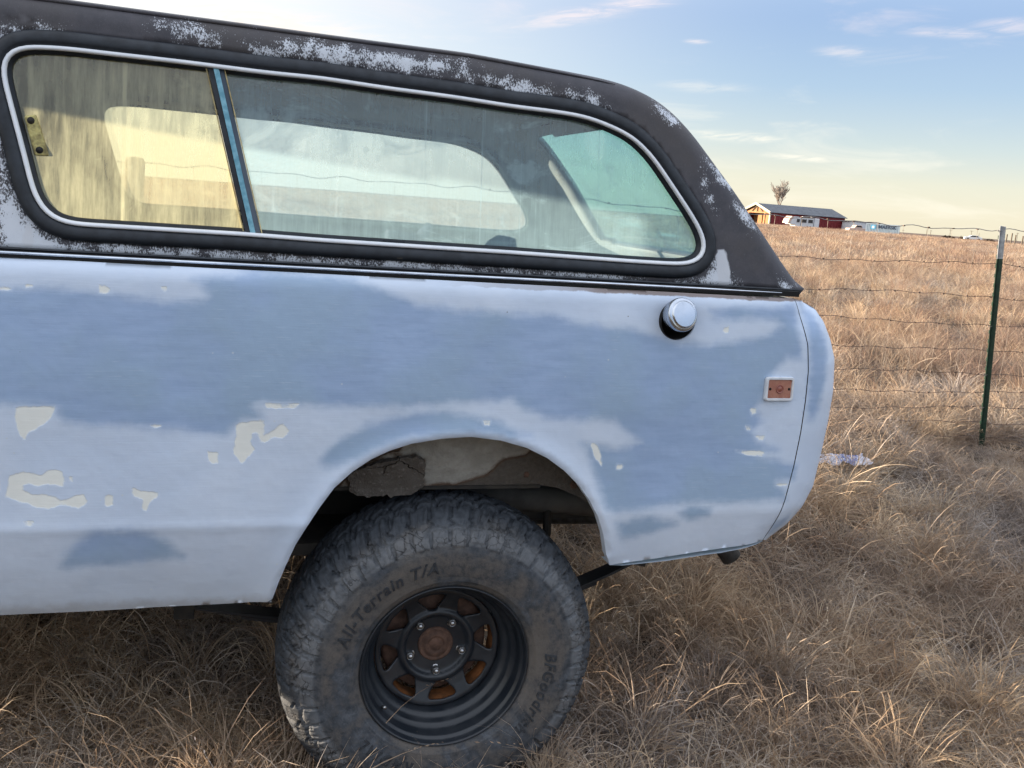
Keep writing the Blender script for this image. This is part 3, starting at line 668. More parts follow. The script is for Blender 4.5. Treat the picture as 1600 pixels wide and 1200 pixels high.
for s in (.2, 1.46):
    b = MB(); b.lathe([(0, -.04), (.08, -.035), (.09, 0), (.09, .03)], 24, (0, 0, 0), 'z'); hl = b.build('headlight', M['chrome'], car, True)
    hl.rotation_euler = (0, R(90), 0); hl.location = (-3.22, s, 1.04)
b = MB(); b.box((-3.32, MID, .66), (.12, 1.66, .12)); mod_bevel(b.build('front_bumper', M['chrome'], car), .02)

# ---- belt line
b = MB()
b.box((-.62, .040, 1.3185), (2.94, .045, .013)); b.box((-.62, 1.62, 1.3185), (2.94, .045, .013)); b.box((.865, MID, 1.3185), (.03, 1.40, .013))
b.build('belt_gap_strip', M['dark'], car)
b = MB(); b.tube([(-2.1, .018, 1.3215), (-.9, .018, 1.3215), (.2, .018, 1.3215), (.80, .020, 1.3205)], .0030, 6); b.build('belt_moulding', M['chrome'], car)
b = MB(); b.tube([(-2.1, .034, 1.3285), (-.9, .034, 1.3285), (.2, .034, 1.3285), (.87, .040, 1.3270)], .0035, 6); b.build('hardtop_seal', M['rubber'], car)

# ---- hardtop
TOPP = [(x, z) for x, z in TOP if x > -.45]
prof = [(.915, 1.328)]+[p for p in TOPP[::-1] if p[1] > 1.33]+[(-.85, 1.836), (-1.3, 1.838), (-1.7, 1.825), (-1.80, 1.79), (-1.86, 1.72), (-2.08, 1.328)]
prof = smooth_loop(prof, 260, 5, False)
prof[0] = (.915, 1.328); prof[-1] = (-2.08, 1.328)
rad = .055
inn = offset_loop(prof, rad, False)
if inn[130, 1] > prof[130, 1]: inn = offset_loop(prof, -rad, False)
zlo = inn[:, 1] < 1.330
for half in (range(0, 130), range(len(inn)-1, 130, -1)):
    bad = [k for k in half if zlo[k]]
    if bad:
        kx = bad[-1]+(1 if half[0] == 0 else -1); x0 = inn[kx, 0]
        for j, k in enumerate(bad): inn[k] = (x0+(-1e-4 if half[0] else 1e-4)*(len(bad)-j), 1.328+1e-4*j)
gl = smooth_loop(BEAD, 240, 6)                         # bead centre line
gout = offset_loop(gl, .036)
# side
side_out = inn[::1]
bot = np.array([(x, 1.328) for x in np.arange(inn[-1][0]+.03, inn[0][0]-.02, .03)])
doorw = smooth_loop([(-1.42, 1.385), (-1.42, 1.60), (-1.44, 1.71), (-1.48, 1.725), (-1.68, 1.725), (-1.76, 1.68), (-1.90, 1.40), (-1.88, 1.385)], 60, 2)
V, F, XZ = panel(np.vstack([side_out, bot]), [offset_loop(gout, -.004), doorw], .012, lambda x, z: ys(z))
nb = len(V); V = [tuple(v) for v in V]; F = [tuple(f) for f in F]
# find which panel vertices are the profile ones (first len(inn) in order)
nphi = 8; rows = []
for j in range(nphi+1):
    ph = math.pi/2*j/nphi
    P = prof*math.sin(ph)+inn*(1-math.sin(ph))
    Y = ys(inn[:, 1])+rad*(1-math.cos(ph))
    row = []
    for k in range(len(prof)): row.append(len(V)); V.append((P[k, 0], Y[k], P[k, 1]))
    rows.append(row)
# over the roof and down the back
T = np.gradient(prof, axis=0); N = np.stack([-T[:, 1], T[:, 0]], 1); N /= np.hypot(*N.T)[:, None]
if N[130, 1] < 0: N = -N
y0 = ys(inn[:, 1])+rad
vv = np.r_[.02, .05, .08, np.linspace(.12, .88, 12), .92, .95, .98]
for v in vv:
    row = []
    for k in range(len(prof)):
        cr_ = .028*(1-(2*v-1)**4)*min(1, k/25, (len(prof)-1-k)/25)
        row.append(len(V)); V.append((prof[k, 0]+N[k, 0]*cr_, y0[k]+(2*MID-2*y0[k])*v, prof[k, 1]+N[k, 1]*cr_))
    rows.append(row)
side_n = nb
for j in range(nphi, -1, -1):
    row = []
    for i_ in rows[j]:
        x, y, z = V[i_]; row.append(len(V)); V.append((x, 2*MID-y, z))
    rows.append(row)
for ri_, (a, b_) in enumerate(zip(rows[:-1], rows[1:])):
    mid_ = nphi+4 <= ri_ < nphi+15
    for k in range(len(prof)-1):
        c_ = [V[i] for i in (a[k], a[k+1], b_[k+1], b_[k])]
        yy = sum(q[1] for q in c_)/4; zz = sum(q[2] for q in c_)/4; xx = sum(q[0] for q in c_)/4
        if xx > .4 and 1.385 < zz < 1.745 and mid_: continue      # tailgate window
        if xx < -1.84 and 1.385 < zz < 1.72 and mid_: continue    # windscreen
        F.append((a[k], b_[k], b_[k+1], a[k+1]))
# far side skin
o_ = len(V)
V += [(V[i][0], 2*MID-V[i][1], V[i][2]) for i in range(nb)]
F += [tuple(q+o_ for q in f[::-1]) for f in F[:0]]
bm = bmesh.new(); bvs = [bm.verts.new(v) for v in V]
sidef = [tuple(int(i) for i in f) for f in F if max(f) < nb]
for f in F:
    try: bm.faces.new([bvs[i] for i in f])
    except ValueError: pass
for f in sidef: bm.faces.new([bvs[i+o_] for i in f[::-1]])
bmesh.ops.remove_doubles(bm, verts=bm.verts, dist=.0008)
bmesh.ops.recalc_face_normals(bm, faces=bm.faces)
me = bpy.data.meshes.new('hardtop'); bm.to_mesh(me); bm.free(); me.shade_smooth()
me.materials.append(M['hardtop']); me.materials.append(M['interior'])
co = np.empty(len(me.vertices)*3); me.vertices.foreach_get('co', co); co = co.reshape(-1, 3)
near = co[:, 1] < .3
w_ = np.where(near, np.clip(np.minimum(sdf_many(co[:, [0, 2]], WEAR), sdf_many(co[:, [0, 2]], WEAR[7:10])-.006), -.1, .2), .2)
s_ = np.where(near, np.clip(sdf_many(co[:, [0, 2]], SOLID), -.1, .1), .1)
for k, a in (('wear', w_), ('solid', s_)):
    at = me.attributes.new(k, 'FLOAT', 'POINT'); at.data.foreach_set('value', a.astype(np.float32))
ht = link(bpy.data.objects.new('hardtop', me), car)
ht['label'] = 'black hardtop with the paint worn to speckled white along its edges'
# which way do the normals point?
k = int(np.argmin(np.abs(co[:, 0]-.1)+np.abs(co[:, 1]-MID)+np.abs(co[:, 2]-1.85)))
if me.vertices[k].normal.z < 0: me.flip_normals()
mod_solid(ht, .022, -1, 1).modifiers['solid'].material_offset_rim = 0
# drip rail along the roof edge
ph = R(52); P = prof*math.sin(ph)+inn*(1-math.sin(ph)); Y = ys(inn[:, 1])+rad*(1-math.cos(ph))
pts = [(P[k, 0], Y[k]-.001, P[k, 1]+.001) for k in range(len(prof)) if -1.75 < P[k, 0] < .36 and P[k, 1] > 1.7]
b = MB(); b.tube(pts[::3], [.0045*min(1, (i+1)/6, (len(pts[::3])-i)/6) for i in range(len(pts[::3]))], 8)
o = b.build('drip_rail', M['hardtop'], ht, True)
for k_, v_ in (('wear', .025), ('solid', .1)):
    at = o.data.attributes.new(k_, 'FLOAT', 'POINT'); at.data.foreach_set('value', np.full(len(o.data.vertices), v_, np.float32))

# ---- side windows: gasket, bead, glass
def loft(loops, closed_section=False):
    V = []; F = []; n = len(loops[0])
    for L in loops: V += [tuple(p) for p in L]
    m_ = len(loops)
    for k in range(m_ if closed_section else m_-1):
        l = (k+1) % m_
        for i in range(n): j = (i+1) % n; F.append((k*n+i, k*n+j, l*n+j, l*n+i))
    return V, F
def ring(off, dy):
    L = offset_loop(gl, off); return [(x, float(ys(z))+dy, z) for x, z in L]
sec = [(.036, .004), (.0355, -.004), (.032, -.0095), (.024, -.0125), (.014, -.0125), (.0075, -.009), (.0055, -.005), (.002, -.003), (-.004, -.002), (-.0055, .004), (-.010, .006), (-.0115, .014), (-.006, .02), (.036, .02)]
V, F = loft([ring(a, b_) for a, b_ in sec], True)
gk = mesh('window_gasket', V, F, M['rubber'], car, True)
sec = [(.0052, -.004), (.005, -.0085), (.003, -.0105), (0., -.011), (-.003, -.0095), (-.0042, -.005), (-.004, -.001)]
V, F = loft([ring(a, b_) for a, b_ in sec])
wb = mesh('window_bead', V, F, M['bead'], gk, True)
wb['label'] = 'thin white bead set in the black window gasket'
for x in (-.155, .40): b = MB(); b.box((x, float(ys(1.36))-.010, 1.352), (.012, .005, .005)); b.build('gasket_clip', M['chassis'], gk)
def divx(z, line): (xa, za), (xb, zb) = line; return xa+(xb-xa)*(z-za)/(zb-za)
D1 = ((-.574, 1.72), (-.493, 1.391)); D2 = ((-.552, 1.723), (-.471, 1.39)); D3 = ((-.538, 1.722), (-.455, 1.387))
def clip_loop(L, line, keep_left):
    """cut a loop by the slanted bar"""
    out = []; n = len(L)
    s = [(p[0]-divx(p[1], line))*(1 if keep_left else -1) for p in L]
    for i in range(n):
        j = (i+1) % n
        if s[i] < 0: out.append(L[i])
        if (s[i] < 0) != (s[j] < 0):
            u = s[i]/(s[i]-s[j]); out.append(L[i]*(1-u)+L[j]*u)
    return np.array(out)
gin = offset_loop(gl, -.006)
LL = clip_loop(gin, D1, True); RR = clip_loop(gin, D3, False)
def pane(name, L, dy, matr, parent, th=.004, mirror=False):
    L = np.asarray(L); c = L.mean(0)
    V, F, XZ = panel(L, [], .05, lambda x, z: ys(z)+dy)
    o = mesh(name, V, F, matr, parent, True)
    if mirror: o.scale = (1, -1, 1); o.location = (0, 2*MID, 0)
    return o
p1 = pane('sliding_window_pane', LL, .014, M['glass_front'], car); p1['label'] = 'yellowed dusty sliding pane at the front end of the side window'
p2 = pane('fixed_window_pane', RR, .018, M['glass_rear'], car); p2['label'] = 'bluish dusty fixed pane of the side window'
def bar(name, line, off, w, dy, d, matr, parent, zlo=1.383, zhi=1.727):
    b = MB(); pts = [(divx(z, line)+off, float(ys(z))+dy, z) for z in np.linspace(zlo, zhi, 12)]
    b.tube(pts, 1, 4, sx=w*.7071, sy=d*.7071, up=(0, 1, 0)) if False else None
    V = []; F = []
    for x, y, z in pts: V += [(x-w/2, y-d/2, z), (x+w/2, y-d/2, z), (x+w/2, y+d/2, z), (x-w/2, y+d/2, z)]
    for i in range(len(pts)-1):
        for k in range(4): l = (k+1) % 4; F.append((i*4+k, i*4+l, i*4+4+l, i*4+4+k))
    F += [(0, 1, 2, 3), tuple(len(V)-4+k for k in (3, 2, 1, 0))]
    return mesh(name, V, F, matr, parent)
dv = bar('window_divider', D1, .010, .012, .006, .016, M['rubber'], car)
bar('teal_strip', D2, -.002, .011, .004, .018, M['teal'], dv)
bar('dark_strip', D3, -.006, .011, .010, .014, M['doorgrey'], dv)
bar('bright_edge', D3, .0015, .0022, .006, .016, M['felt'], dv)
bar('sunlit_edge', D1, .0005, .0028, .012, .016, M['felt'], dv)
# channel at the bottom of the sliding pane, sunlight painted into its yellow
b = MB(); b.box((-.685, float(ys(1.391))+.016, 1.3905), (.36, .014, .0075)); b.build('window_channel', M['felt'], car)
# latch plate
LT = [(-.922, 1.591), (-.9, 1.596), (-.876, 1.516), (-.904, 1.514)]
lt = MB(); y_ = float(ys(1.55))+.010
V = [(x, y_+dy, z) for dy in (-.004, .004) for x, z in LT]
lt.add(V, [(0, 3, 2, 1), (4, 5, 6, 7), (0, 1, 5, 4), (1, 2, 6, 5), (2, 3, 7, 6), (3, 0, 4, 7)])
lp = mod_bevel(lt.build('window_latch', M['brass'], car), .003)
for x, z in ((-.909, 1.583), (-.894, 1.526)):
    b = MB(); b.lathe([(.0, -.006), (.0035, -.006), (.0038, -.004), (.0065, -.004), (.0075, -.001), (.0075, .002)], 16, (x, y_-.002, z)); b.build('latch_screw', M['chassis'], lp, True)
# small dark label of trim sticking from the gasket bottom, and the thing lying behind the glass
b = MB(); b.box((-.168, float(ys(1.388))+.006, 1.387), (.05, .010, .004)); b.build('loose_gasket_end', M['rubber'], gk)
# far side window
fo = gk.copy(); COL.objects.link(fo); fo.parent = car; fo.scale = (1, -1, 1); fo.location = (0, 2*MID, 0)
gfar = [offset_loop(gl, -.004)]
LF = clip_loop(gfar[0], D1, True); RF = clip_loop(gfar[0], D3, False)
pane('sliding_window_pane', LF, .014, M['glass_far'], car, mirror=True); pane('fixed_window_pane', RF, .018, M['glass_far'], car, mirror=True)
fb = bar('window_divider', D1, .012, .03, .006, .02, M['interior_dark'], car); fb.scale = (1, -1, 1); fb.location = (0, 2*MID, 0)
# far window's inner trim ring, lit edge painted in by its pale colour
V, F = loft([[(x, float(2*MID-ys(z))-d_, z) for x, z in offset_loop(gl, o__)] for o__, d_ in ((-.004, .02), (.000, .026), (.006, .026), (.008, .02))])
mesh('inner_window_trim', V, F, M['trimlight'], car, True)
# door glass both sides
for mir in (False, True): pane('door_window_pane', offset_loop(doorw, .004), .01, M['glass_far'], car, mirror=mir)
# tailgate window glass and its frame, windscreen glass
def on_prof(z, rear=True):
    k = [i for i in range(len(prof)) if (prof[i, 0] > .3) == rear and (rear or prof[i, 0] < -1.7)]
    k = sorted(k, key=lambda i: prof[i, 1]); return float(np.interp(z, prof[k, 1], prof[k, 0]))
for nm, rear, z0, z1, ya, mt in (('tailgate_window', True, 1.37, 1.76, .25, 'glass_tail'), ('windscreen', False, 1.37, 1.735, .25, 'glass_far')):
    V = []; F = []; zs = np.linspace(z0, z1, 14); yv = np.linspace(ya, 2*MID-ya, 8)
    for z in zs:
        for y in yv:
            v = (y-ya)/(2*MID-2*ya); V.append((on_prof(z, rear)+(.010 if rear else -.010)*(1-(2*v-1)**4)*1.6, y, z+.004))
    for a in range(13):
        for c_ in range(7): F.append((a*8+c_, a*8+c_+1, (a+1)*8+c_+1, (a+1)*8+c_))
    g_ = mesh(nm, V, F, M[mt], car, True)
    idx = [i for i in range(8)]+[r_*8+7 for r_ in range(1, 14)]+[13*8+i for i in range(6, -1, -1)]+[r_*8 for r_ in range(12, 0, -1)]
    b = MB(); b.tube([V[i] for i in idx], .007, 6, closed=True); b.build('window_frame', M['rubber'], g_, True)

# ---- cabin inside
b = MB(); b.box((-.1, MID, .80), (1.9, 1.36, .03)); b.build('cargo_floor', M['interior_dark'], car)
for y, s in ((.105, 1), (2*MID-.105, -1)): b = MB(); b.box((-.10, y, 1.142), (1.85, .02, .33)); b.box((-.1, y-s*.004, 1.312), (1.85, .03, .008)); b.build('cargo_side_trim', M['interior'], car)
b = MB(); b.box((.86, MID, 1.05), (.02, 1.4, .5)); b.build('cargo_rear_trim', M['interior'], car)
for y in (.45, 1.21):
    b = MB(); b.box((-1.40, y, 1.0), (.14, .50, .55)); b.box((-1.62, y, .78), (.5, .5, .14)); b.box((-1.38, y, 1.36), (.10, .24, .16))
    mod_bevel(b.build('front_seat', M['interior_dark'], car), .04, 3)
b = MB(); b.box((-1.98, MID, 1.18), (.25, 1.5, .22)); mod_bevel(b.build('dashboard', M['interior_dark'], car), .04)
b = MB(); b.tube([(-1.72+.0*math.cos(a), .45+.18*math.cos(a), 1.25+.17*math.sin(a)) for a in np.linspace(0, 2*np.pi, 24, endpoint=False)], .012, 6, closed=True); b.build('steering_wheel', M['dark'], car)
b = MB(); b.box((-1.4, MID, .62), (3.2, 1.3, .03)); b.build('underfloor', M['chassis'], car)
b = MB(); b.box((-2.3, MID, 1.0), (.04, 1.5, .55)); b.build('firewall', M['chassis'], car)
# dark bundle standing just inside the window
bn = MB()
bn.box((-.130, .20, 1.345), (.075, .05, .12), Matrix.Rotation(R(4), 3, 'Y'))
bn.tube([(-.115, .16, 1.33), (-.100, .165, 1.37), (-.078, .17, 1.41), (-.066, .172, 1.428)], [.030, .026, .022, .014], 10, sy=.5)
bo = bn.build('cloth_bundle', M['navy'], None, True); mod_bevel(bo, .008)
tag(bo, 'dark blue cloth bundle propped inside the truck just behind the dusty side glass', 'bundle')

# ---- fuel filler
ff = empty('fuel_filler', (0, 0, 0), 0, car)
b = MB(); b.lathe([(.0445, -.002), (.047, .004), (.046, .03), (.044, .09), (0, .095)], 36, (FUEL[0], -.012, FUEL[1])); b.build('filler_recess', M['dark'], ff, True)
rotc = Matrix.Rotation(R(-14), 4, 'X') @ Matrix.Rotation(R(8), 4, 'Z')
b = MB(); b.lathe([(.027, -.03), (.027, .09)], 28); o = b.build('filler_neck', M['chassis'], ff, True); o.matrix_local = Matrix.Translation((FUEL[0]-.003, .0, FUEL[1]+.007)) @ rotc
b = MB()
for sg in ([(0, -.0246), (.015, -.0245), (.0262, -.0240)], [(.0262, -.0240), (.0285, -.0222), (.0292, -.0206)], [(.0292, -.0206), (.0318, -.0200)], [(.0318, -.0200), (.0345, -.0190), (.0358, -.0170), (.0362, -.0150)], [(.0362, -.0150), (.0362, -.0080)], [(.0362, -.008), (.0350, -.0045), (.0335, -.003)], [(.0335, -.003), (.0335, .008), (.030, .010)]): b.lathe(sg, 56)
o = b.build('fuel_cap', M['chrome'], ff, True); o.matrix_local = Matrix.Translation((FUEL[0]-.008, -.026, FUEL[1]+.015)) @ rotc
o['label'] = 'round dull chrome fuel cap'; o.scale = (1.12, 1.12, 1.12)

# ---- side marker
mk = empty('side_marker_lamp', (0, 0, 0), 0, car)
lx, lz = .802, 1.084; yl = float(ybody(np.array([lx]), np.array([lz]))[0])
def rrect(w, h, r_, n=5, cx=0, cz=0):
    out = []
    for sx, sz, a0 in ((1, 1, 0), (-1, 1, 90), (-1, -1, 180), (1, -1, 270)):
        for k in range(n): a = R(a0+90*k/(n-1)); out.append((cx+sx*(w/2-r_)+r_*math.cos(a), cz+sz*(h/2-r_)+r_*math.sin(a)))
    return out
LPS = [(.082, .060, .008, .004), (.082, .060, .008, -.003), (.079, .057, .008, -.0055), (.070, .048, .004, -.0055), (.068, .046, .003, -.0015)]
V, F = loft([[(x, y, z) for x, z in rrect(w, h, r_)] for w, h, r_, y in LPS])
o = mesh('marker_bezel', V, F, M['white'], mk); 
b = MB(); b.box((0, .000, 0), (.068, .006, .046)); ol = b.build('marker_lens', M['amber'], mk); mod_bevel(ol, .0015)
b = MB(); b.lathe([(.0, -.0045), (.006, -.0045), (.0065, -.0038), (.0085, -.0038), (.0095, -.0050), (.0108, -.0050), (.0115, -.003)], 28); o3 = b.build('marker_bulb_ring', M['lensring'], mk, True)
scs = []
for sx in (-.0275, .0275):
    b = MB(); b.lathe([(0, -.0035), (.0035, -.0035), (.0042, -.001)], 14, (sx, 0, 0)); scs.append(b.build('marker_screw', M['dark'], mk, True))
mk.location = (lx, yl-.003, lz); mk.rotation_euler = (R(-3), 0, R(3))
# ------------------------------------------------------------------ wheels
RT = .397
def tyre_mesh():
    nt = 1200
    # profile of one half: (radius, y); y=0 is the outer rim flange plane, the tyre is .255 wide at the beads
    ctl = [(.200, .016), (.206, .006), (.212, -.001), (.222, -.007), (.240, -.0125), (.262, -.0165), (.285, -.0178), (.300, -.0168), (.315, -.0140), (.330, -.0095), (.343, -.0025), (.355, .0060), (.365, .0145), (.374, .0240), (.3815, .0340), (.3870, .0430)]
    C = np.array(ctl)
    s = np.r_[0, np.cumsum(np.hypot(*np.diff(C, axis=0).T))]
    q = np.linspace(0, s[-1], 72); half = np.stack([np.interp(q, s, C[:, i]) for i in (0, 1)], 1)
    for _ in range(4): half[1:-1] = (half[:-2]+2*half[1:-1]+half[2:])/4
    yy = np.linspace(.0450, .2100, 74); crown = RT-.0092*np.abs((yy-.1275)/.0825)**3
    tr = np.stack([crown, yy], 1)
    oth = half[::-1].copy(); oth[:, 1] = .255-oth[:, 1]
    prof_ = np.vstack([half, tr, oth]); m_ = len(prof_)
    th = np.linspace(0, 2*np.pi, nt, endpoint=False)
    TH, RR_ = np.meshgrid(th, prof_[:, 0], indexing='ij'); _, YY = np.meshgrid(th, prof_[:, 1], indexing='ij')
    NP = 46; ph = TH*NP/(2*np.pi)                       # pitches round the tyre
    w = (YY-.1275)                                     # across the tread, -.107 .. .107
    side = np.sign(w)
    def tri(x): return 2*np.abs(2*(x-np.floor(x+.5)))-1
    def groove(d, wd): return 1-np.clip((np.abs(d)-wd/2)/.0022, 0, 1)
    pitch_ = 2*np.pi*RT/NP
    z1 = .010*tri(ph); z2 = .009*tri(ph*1+.35)
    G = np.zeros_like(TH)
    tm = (RR_ > .3755)
    G = np.maximum(G, groove(w-.028-z1, .0085)); G = np.maximum(G, groove(w+.028-z1, .0085))
    G = np.maximum(G, groove(w-.062-z2, .0080)); G = np.maximum(G, groove(w+.062+z2, .0080))
    def fr(x): return (x-np.floor(x+.5))*pitch_
    a = np.abs(w)
    # cross grooves: centre rib, intermediate ribs, shoulders
    G = np.maximum(G, groove(fr(ph+.25*np.sin(w*60)+.1), .0055)*(a < .030))
    G = np.maximum(G, groove(fr(ph+w*9*1+.45), .0065)*((a > .026) & (a < .070)))
    G = np.maximum(G, groove(fr(ph*1+.5*tri(ph*.5)*0+w*4+.2*side), .0085)*(a > .056))
    # sipes
    G = np.maximum(G, .35*(1-np.clip(np.abs(fr(ph*2+w*12+.3))/2/.0015, 0, 1))*(a < .1))
    D = np.where(tm, G*.0088, 0)
    R2 = RR_-D; Y2 = YY.copy()
    # shoulder lugs running down the sidewall: alternate long and short
    o_ = np.sign(YY-.1275)
    alt = (np.floor(ph+.2*o_+.5) % 2)
    lim = .322-.010*alt
    sh = (RR_ > lim) & (RR_ < .3755)
    gs = (1-np.clip((np.abs(fr(ph+w*4+.2*o_))-.0045)/.002, 0, 1))
    dep = gs*.0052*np.clip((RR_-lim)/.005, 0, 1)*np.clip((.356-RR_)/.005, 0, 1)*sh
    zz_ = .3535+.0035*tri(ph*1+.2)
    ring_ = (1-np.clip((np.abs(RR_-zz_)-.0015)/.002, 0, 1))*.0045
    blk = (1-np.clip((np.abs(fr(ph+.5+.10*np.sin(RR_*420)+.12*o_))-.003)/.002, 0, 1))*.0062*np.clip((RR_-.354)/.004, 0, 1)
    sip = (1-np.clip(np.abs(fr(ph*2+.3+RR_*12))/2/.0013, 0, 1))*.0022*np.clip((RR_-.352)/.004, 0, 1)
    dep = np.maximum(np.maximum(dep, ring_), np.maximum(blk, sip))*sh
    Y2 += -o_*dep; R2 -= dep*.8
    lug = (1-gs)*.0022*np.clip((RR_-lim)/.004, 0, 1)*np.clip((.352-RR_)/.005, 0, 1)*sh; Y2 += o_*lug
    # rib rings on the sidewall and the rim protector
    for rc_, am, wd in ((.226, .0022, .003), (.233, .0012, .0015), (.300, .0010, .0016), (.293, .0008, .0014)):
        Y2 += o_*am*np.exp(-((RR_-rc_)/wd)**2)*(~tm)
    # worn, chunked shoulders
    r_ = np.random.default_rng(3)
    nz = np.zeros_like(TH)
    for k in range(10):
        f1, f2, p = r_.integers(20, 160), r_.uniform(40, 160), r_.uniform(0, 6.3); nz += np.sin(TH*f1+w*f2+p)
    R2 -= np.clip(nz-1.8, 0, 3)*.0019*(RR_ > .340); Y2 += -o_*np.clip(-nz-1.8, 0, 3)*.0012*((RR_ > .335) & ~tm)
    R2 -= .006*np.clip(.40-R2, 0, .1)*0
    X = R2*np.cos(TH); Z = R2*np.sin(TH)
    # slight squash where it stands
    V = np.stack([X, Y2, Z], -1).reshape(-1, 3)
    low = np.clip((-V[:, 2]-.345)/.06, 0, 1)
    V[:, 1] += np.sign(V[:, 1]-.1275)*low*.008; V[:, 2] += low*.010
    I = np.arange(nt)[:, None]*m_+np.arange(m_-1)[None]; J = ((np.arange(nt)+1) % nt)[:, None]*m_+np.arange(m_-1)[None]
    Fq = np.stack([I, I+1, J+1, J], -1).reshape(-1, 4)
    me = bpy.data.meshes.new('tyre'); me.vertices.add(len(V)); me.vertices.foreach_set('co', V.ravel())
    me.loops.add(len(Fq)*4); me.loops.foreach_set('vertex_index', Fq.ravel().astype(np.int32)); me.polygons.add(len(Fq))
    me.polygons.foreach_set('loop_start', np.arange(0, len(Fq)*4, 4, dtype=np.int32)); me.update(calc_edges=True); me.validate()
    me.materials.append(M['tyre']); me.shade_smooth()
    return me
def sidewall_text(txt, r0, size, a_mid, spread):
    cu = bpy.data.curves.new('t', 'FONT'); cu.body = txt; cu.size = size; cu.extrude = .0021; cu.bevel_depth = .0004; cu.resolution_u = 3; cu.space_character = spread; cu.align_x = 'CENTER'
    cu.offset = .0006; cu.shear = .25
    ob = bpy.data.objects.new('t', cu); COL.objects.link(ob); bpy.context.view_layer.update()
    me = bpy.data.meshes.new_from_object(ob.evaluated_get(bpy.context.evaluated_depsgraph_get())); bpy.data.objects.remove(ob)
    n = len(me.vertices); co = np.empty(n*3); me.vertices.foreach_get('co', co); co = co.reshape(-1, 3)
    r_ = r0+co[:, 1]; a = R(a_mid)-co[:, 0]/(r0+size*.3)
    prof_r = [.222, .240, .262, .285, .305, .322]; prof_y = [-.007, -.0125, -.0165, -.0175, -.0155, -.012]
    out = np.stack([r_*np.cos(a), np.interp(r_, prof_r, prof_y)-co[:, 2]*1.0+.0004, r_*np.sin(a)], 1)
    me.vertices.foreach_set('co', out.ravel().astype(np.float32)); me.update(); me.materials.clear(); me.materials.append(M['lettering'])
    return me
def face_y(r_): return np.interp(r_, [.0, .046, .05, .070, .078, .082, .088, .094, .100, .120, .142, .150, .158], [.130, .130, .129, .1265, .1245, .114, .1115, .113, .119, .114, .106, .103, .103])
def wheel_at(loc, rz=0):
    w = empty('wheel', loc, rz, car)
    if not WM:
        WM['tyre'] = tyre_mesh()
        b = MB(); b.lathe([(.204, .012), (.2068, .006), (.2085, .0015), (.2080, -.0015), (.2060, -.0025), (.2035, -.001), (.2020, .003), (.2008, .012), (.1985, .017), (.194, .0195), (.1925, .024), (.1915, .045), (.189, .052), (.182, .057), (.1785, .062), (.1770, .072), (.171, .078), (.1655, .082), (.1625, .088), (.1605, .098), (.160, .125), (.162, .16), (.178, .19), (.19, .20), (.192, .235), (.2, .245), (.208, .254)], 128)
        WM['rim'] = b.build('rim', M['blackmetal'], None, True).data
        # spider with eight openings and five stud holes
        outl = [(.158*math.cos(a), .158*math.sin(a)) for a in np.linspace(0, 2*np.pi, 120, endpoint=False)]
        holes = []
        for k in range(8):
            a = R(-81+45*k); ri, ro = .100, .1435
            pl = [(ri, -.115), (ri, .115), (ri+.012, .185), (ro-.008, .275), (ro, .25), (ro+.001, 0), (ro, -.25), (ro-.008, -.275), (ri+.012, -.185)]
            pl = [(r_*math.cos(a+t_), r_*math.sin(a+t_)) for r_, t_ in pl]
            holes.append(smooth_loop(dens(pl, .004), 44, 3))
        centre = [(.040*math.cos(a), .040*math.sin(a)) for a in np.linspace(0, 2*np.pi, 48, endpoint=False)]
        V, F, XZ = panel(outl, holes+[np.array(centre)], .004, lambda x, z: face_y(np.hypot(x, z)))
        WM['spider'] = mod_solid(mesh('spider', V, F, M['blackmetal'], None, True), .006, -1).data
        b = MB(); b.lathe([(0, -.002), (.014, -.002), (.0155, -.0005), (.020, 0), (.0215, -.003), (.024, -.0035), (.030, -.003), (.0325, .0), (.038, .001), (.041, -.001), (.0445, .001), (.0462, .006), (.0462, .02)], 56, (0, .1245, 0))
        WM['cap'] = b.build('hub_cap', M['rust'], None, True).data
        b = MB(); b.lathe([(0, -.0165), (.004, -.016), (.0068, -.0135), (.0078, -.010)], 12); b.lathe([(.0092, -.0105), (.0105, -.009), (.0105, .002)], 6); b.lathe([(.0078, -.010), (.0092, -.0105)], 12); b.lathe([(.0105, .001), (.0135, .0015), (.0140, .005)], 20)
        WM['nut'] = b.build('lug_nut', M['nut'], None, True).data
        b = MB(); b.lathe([(0, .0), (.128, .0), (.135, .004), (.137, .012), (.137, .07), (.143, .072), (.143, .085)], 72, (0, .150, 0)); b.lathe([(0, .0), (.04, .0), (.06, .02)], 40, (0, .135, 0))
        WM['drum'] = b.build('brake_drum', M['rust'], None, True).data
        b = MB(); b.lathe([(.1445, .16), (.147, .13), (.1525, .125), (.1585, .12)], 72); WM['ringr'] = b.build('rim_inner_ring', M['rust_bright'], None, True).data
        b = MB(); b.tube([(0, 0, 0), (0, -.010, .004), (0, -.022, .010)], [.0042, .0040, .0036], 10); b.tube([(0, -.021, .0095), (0, -.030, .0135)], [.0046, .0046], 10); WM['valve'] = b.build('valve_stem', M['nut'], None, True).data
        for nm in ('rim', 'spider', 'hub_cap', 'lug_nut', 'brake_drum', 'rim_inner_ring', 'valve_stem'): bpy.data.objects.remove(bpy.data.objects[nm])
        WM['t1'] = sidewall_text('BFGoodrich', .248, .041, -18, 1.12)
        WM['t2'] = sidewall_text('All-Terrain T/A', .252, .041, 131, 1.16)
        WM['t3'] = sidewall_text('RADIAL', .250, .036, 238, 1.3)
    def put(nm, key, loc_=(0, 0, 0), ry=0, par=w):
        o = bpy.data.objects.new(nm, WM[key]); link(o, par); o.location = loc_; o.rotation_euler = (0, ry, 0); return o
    ty = put('tyre', 'tyre'); put('rim', 'rim'); sp_ = put('wheel_spider', 'spider'); mod_solid(sp_, .006, -1)
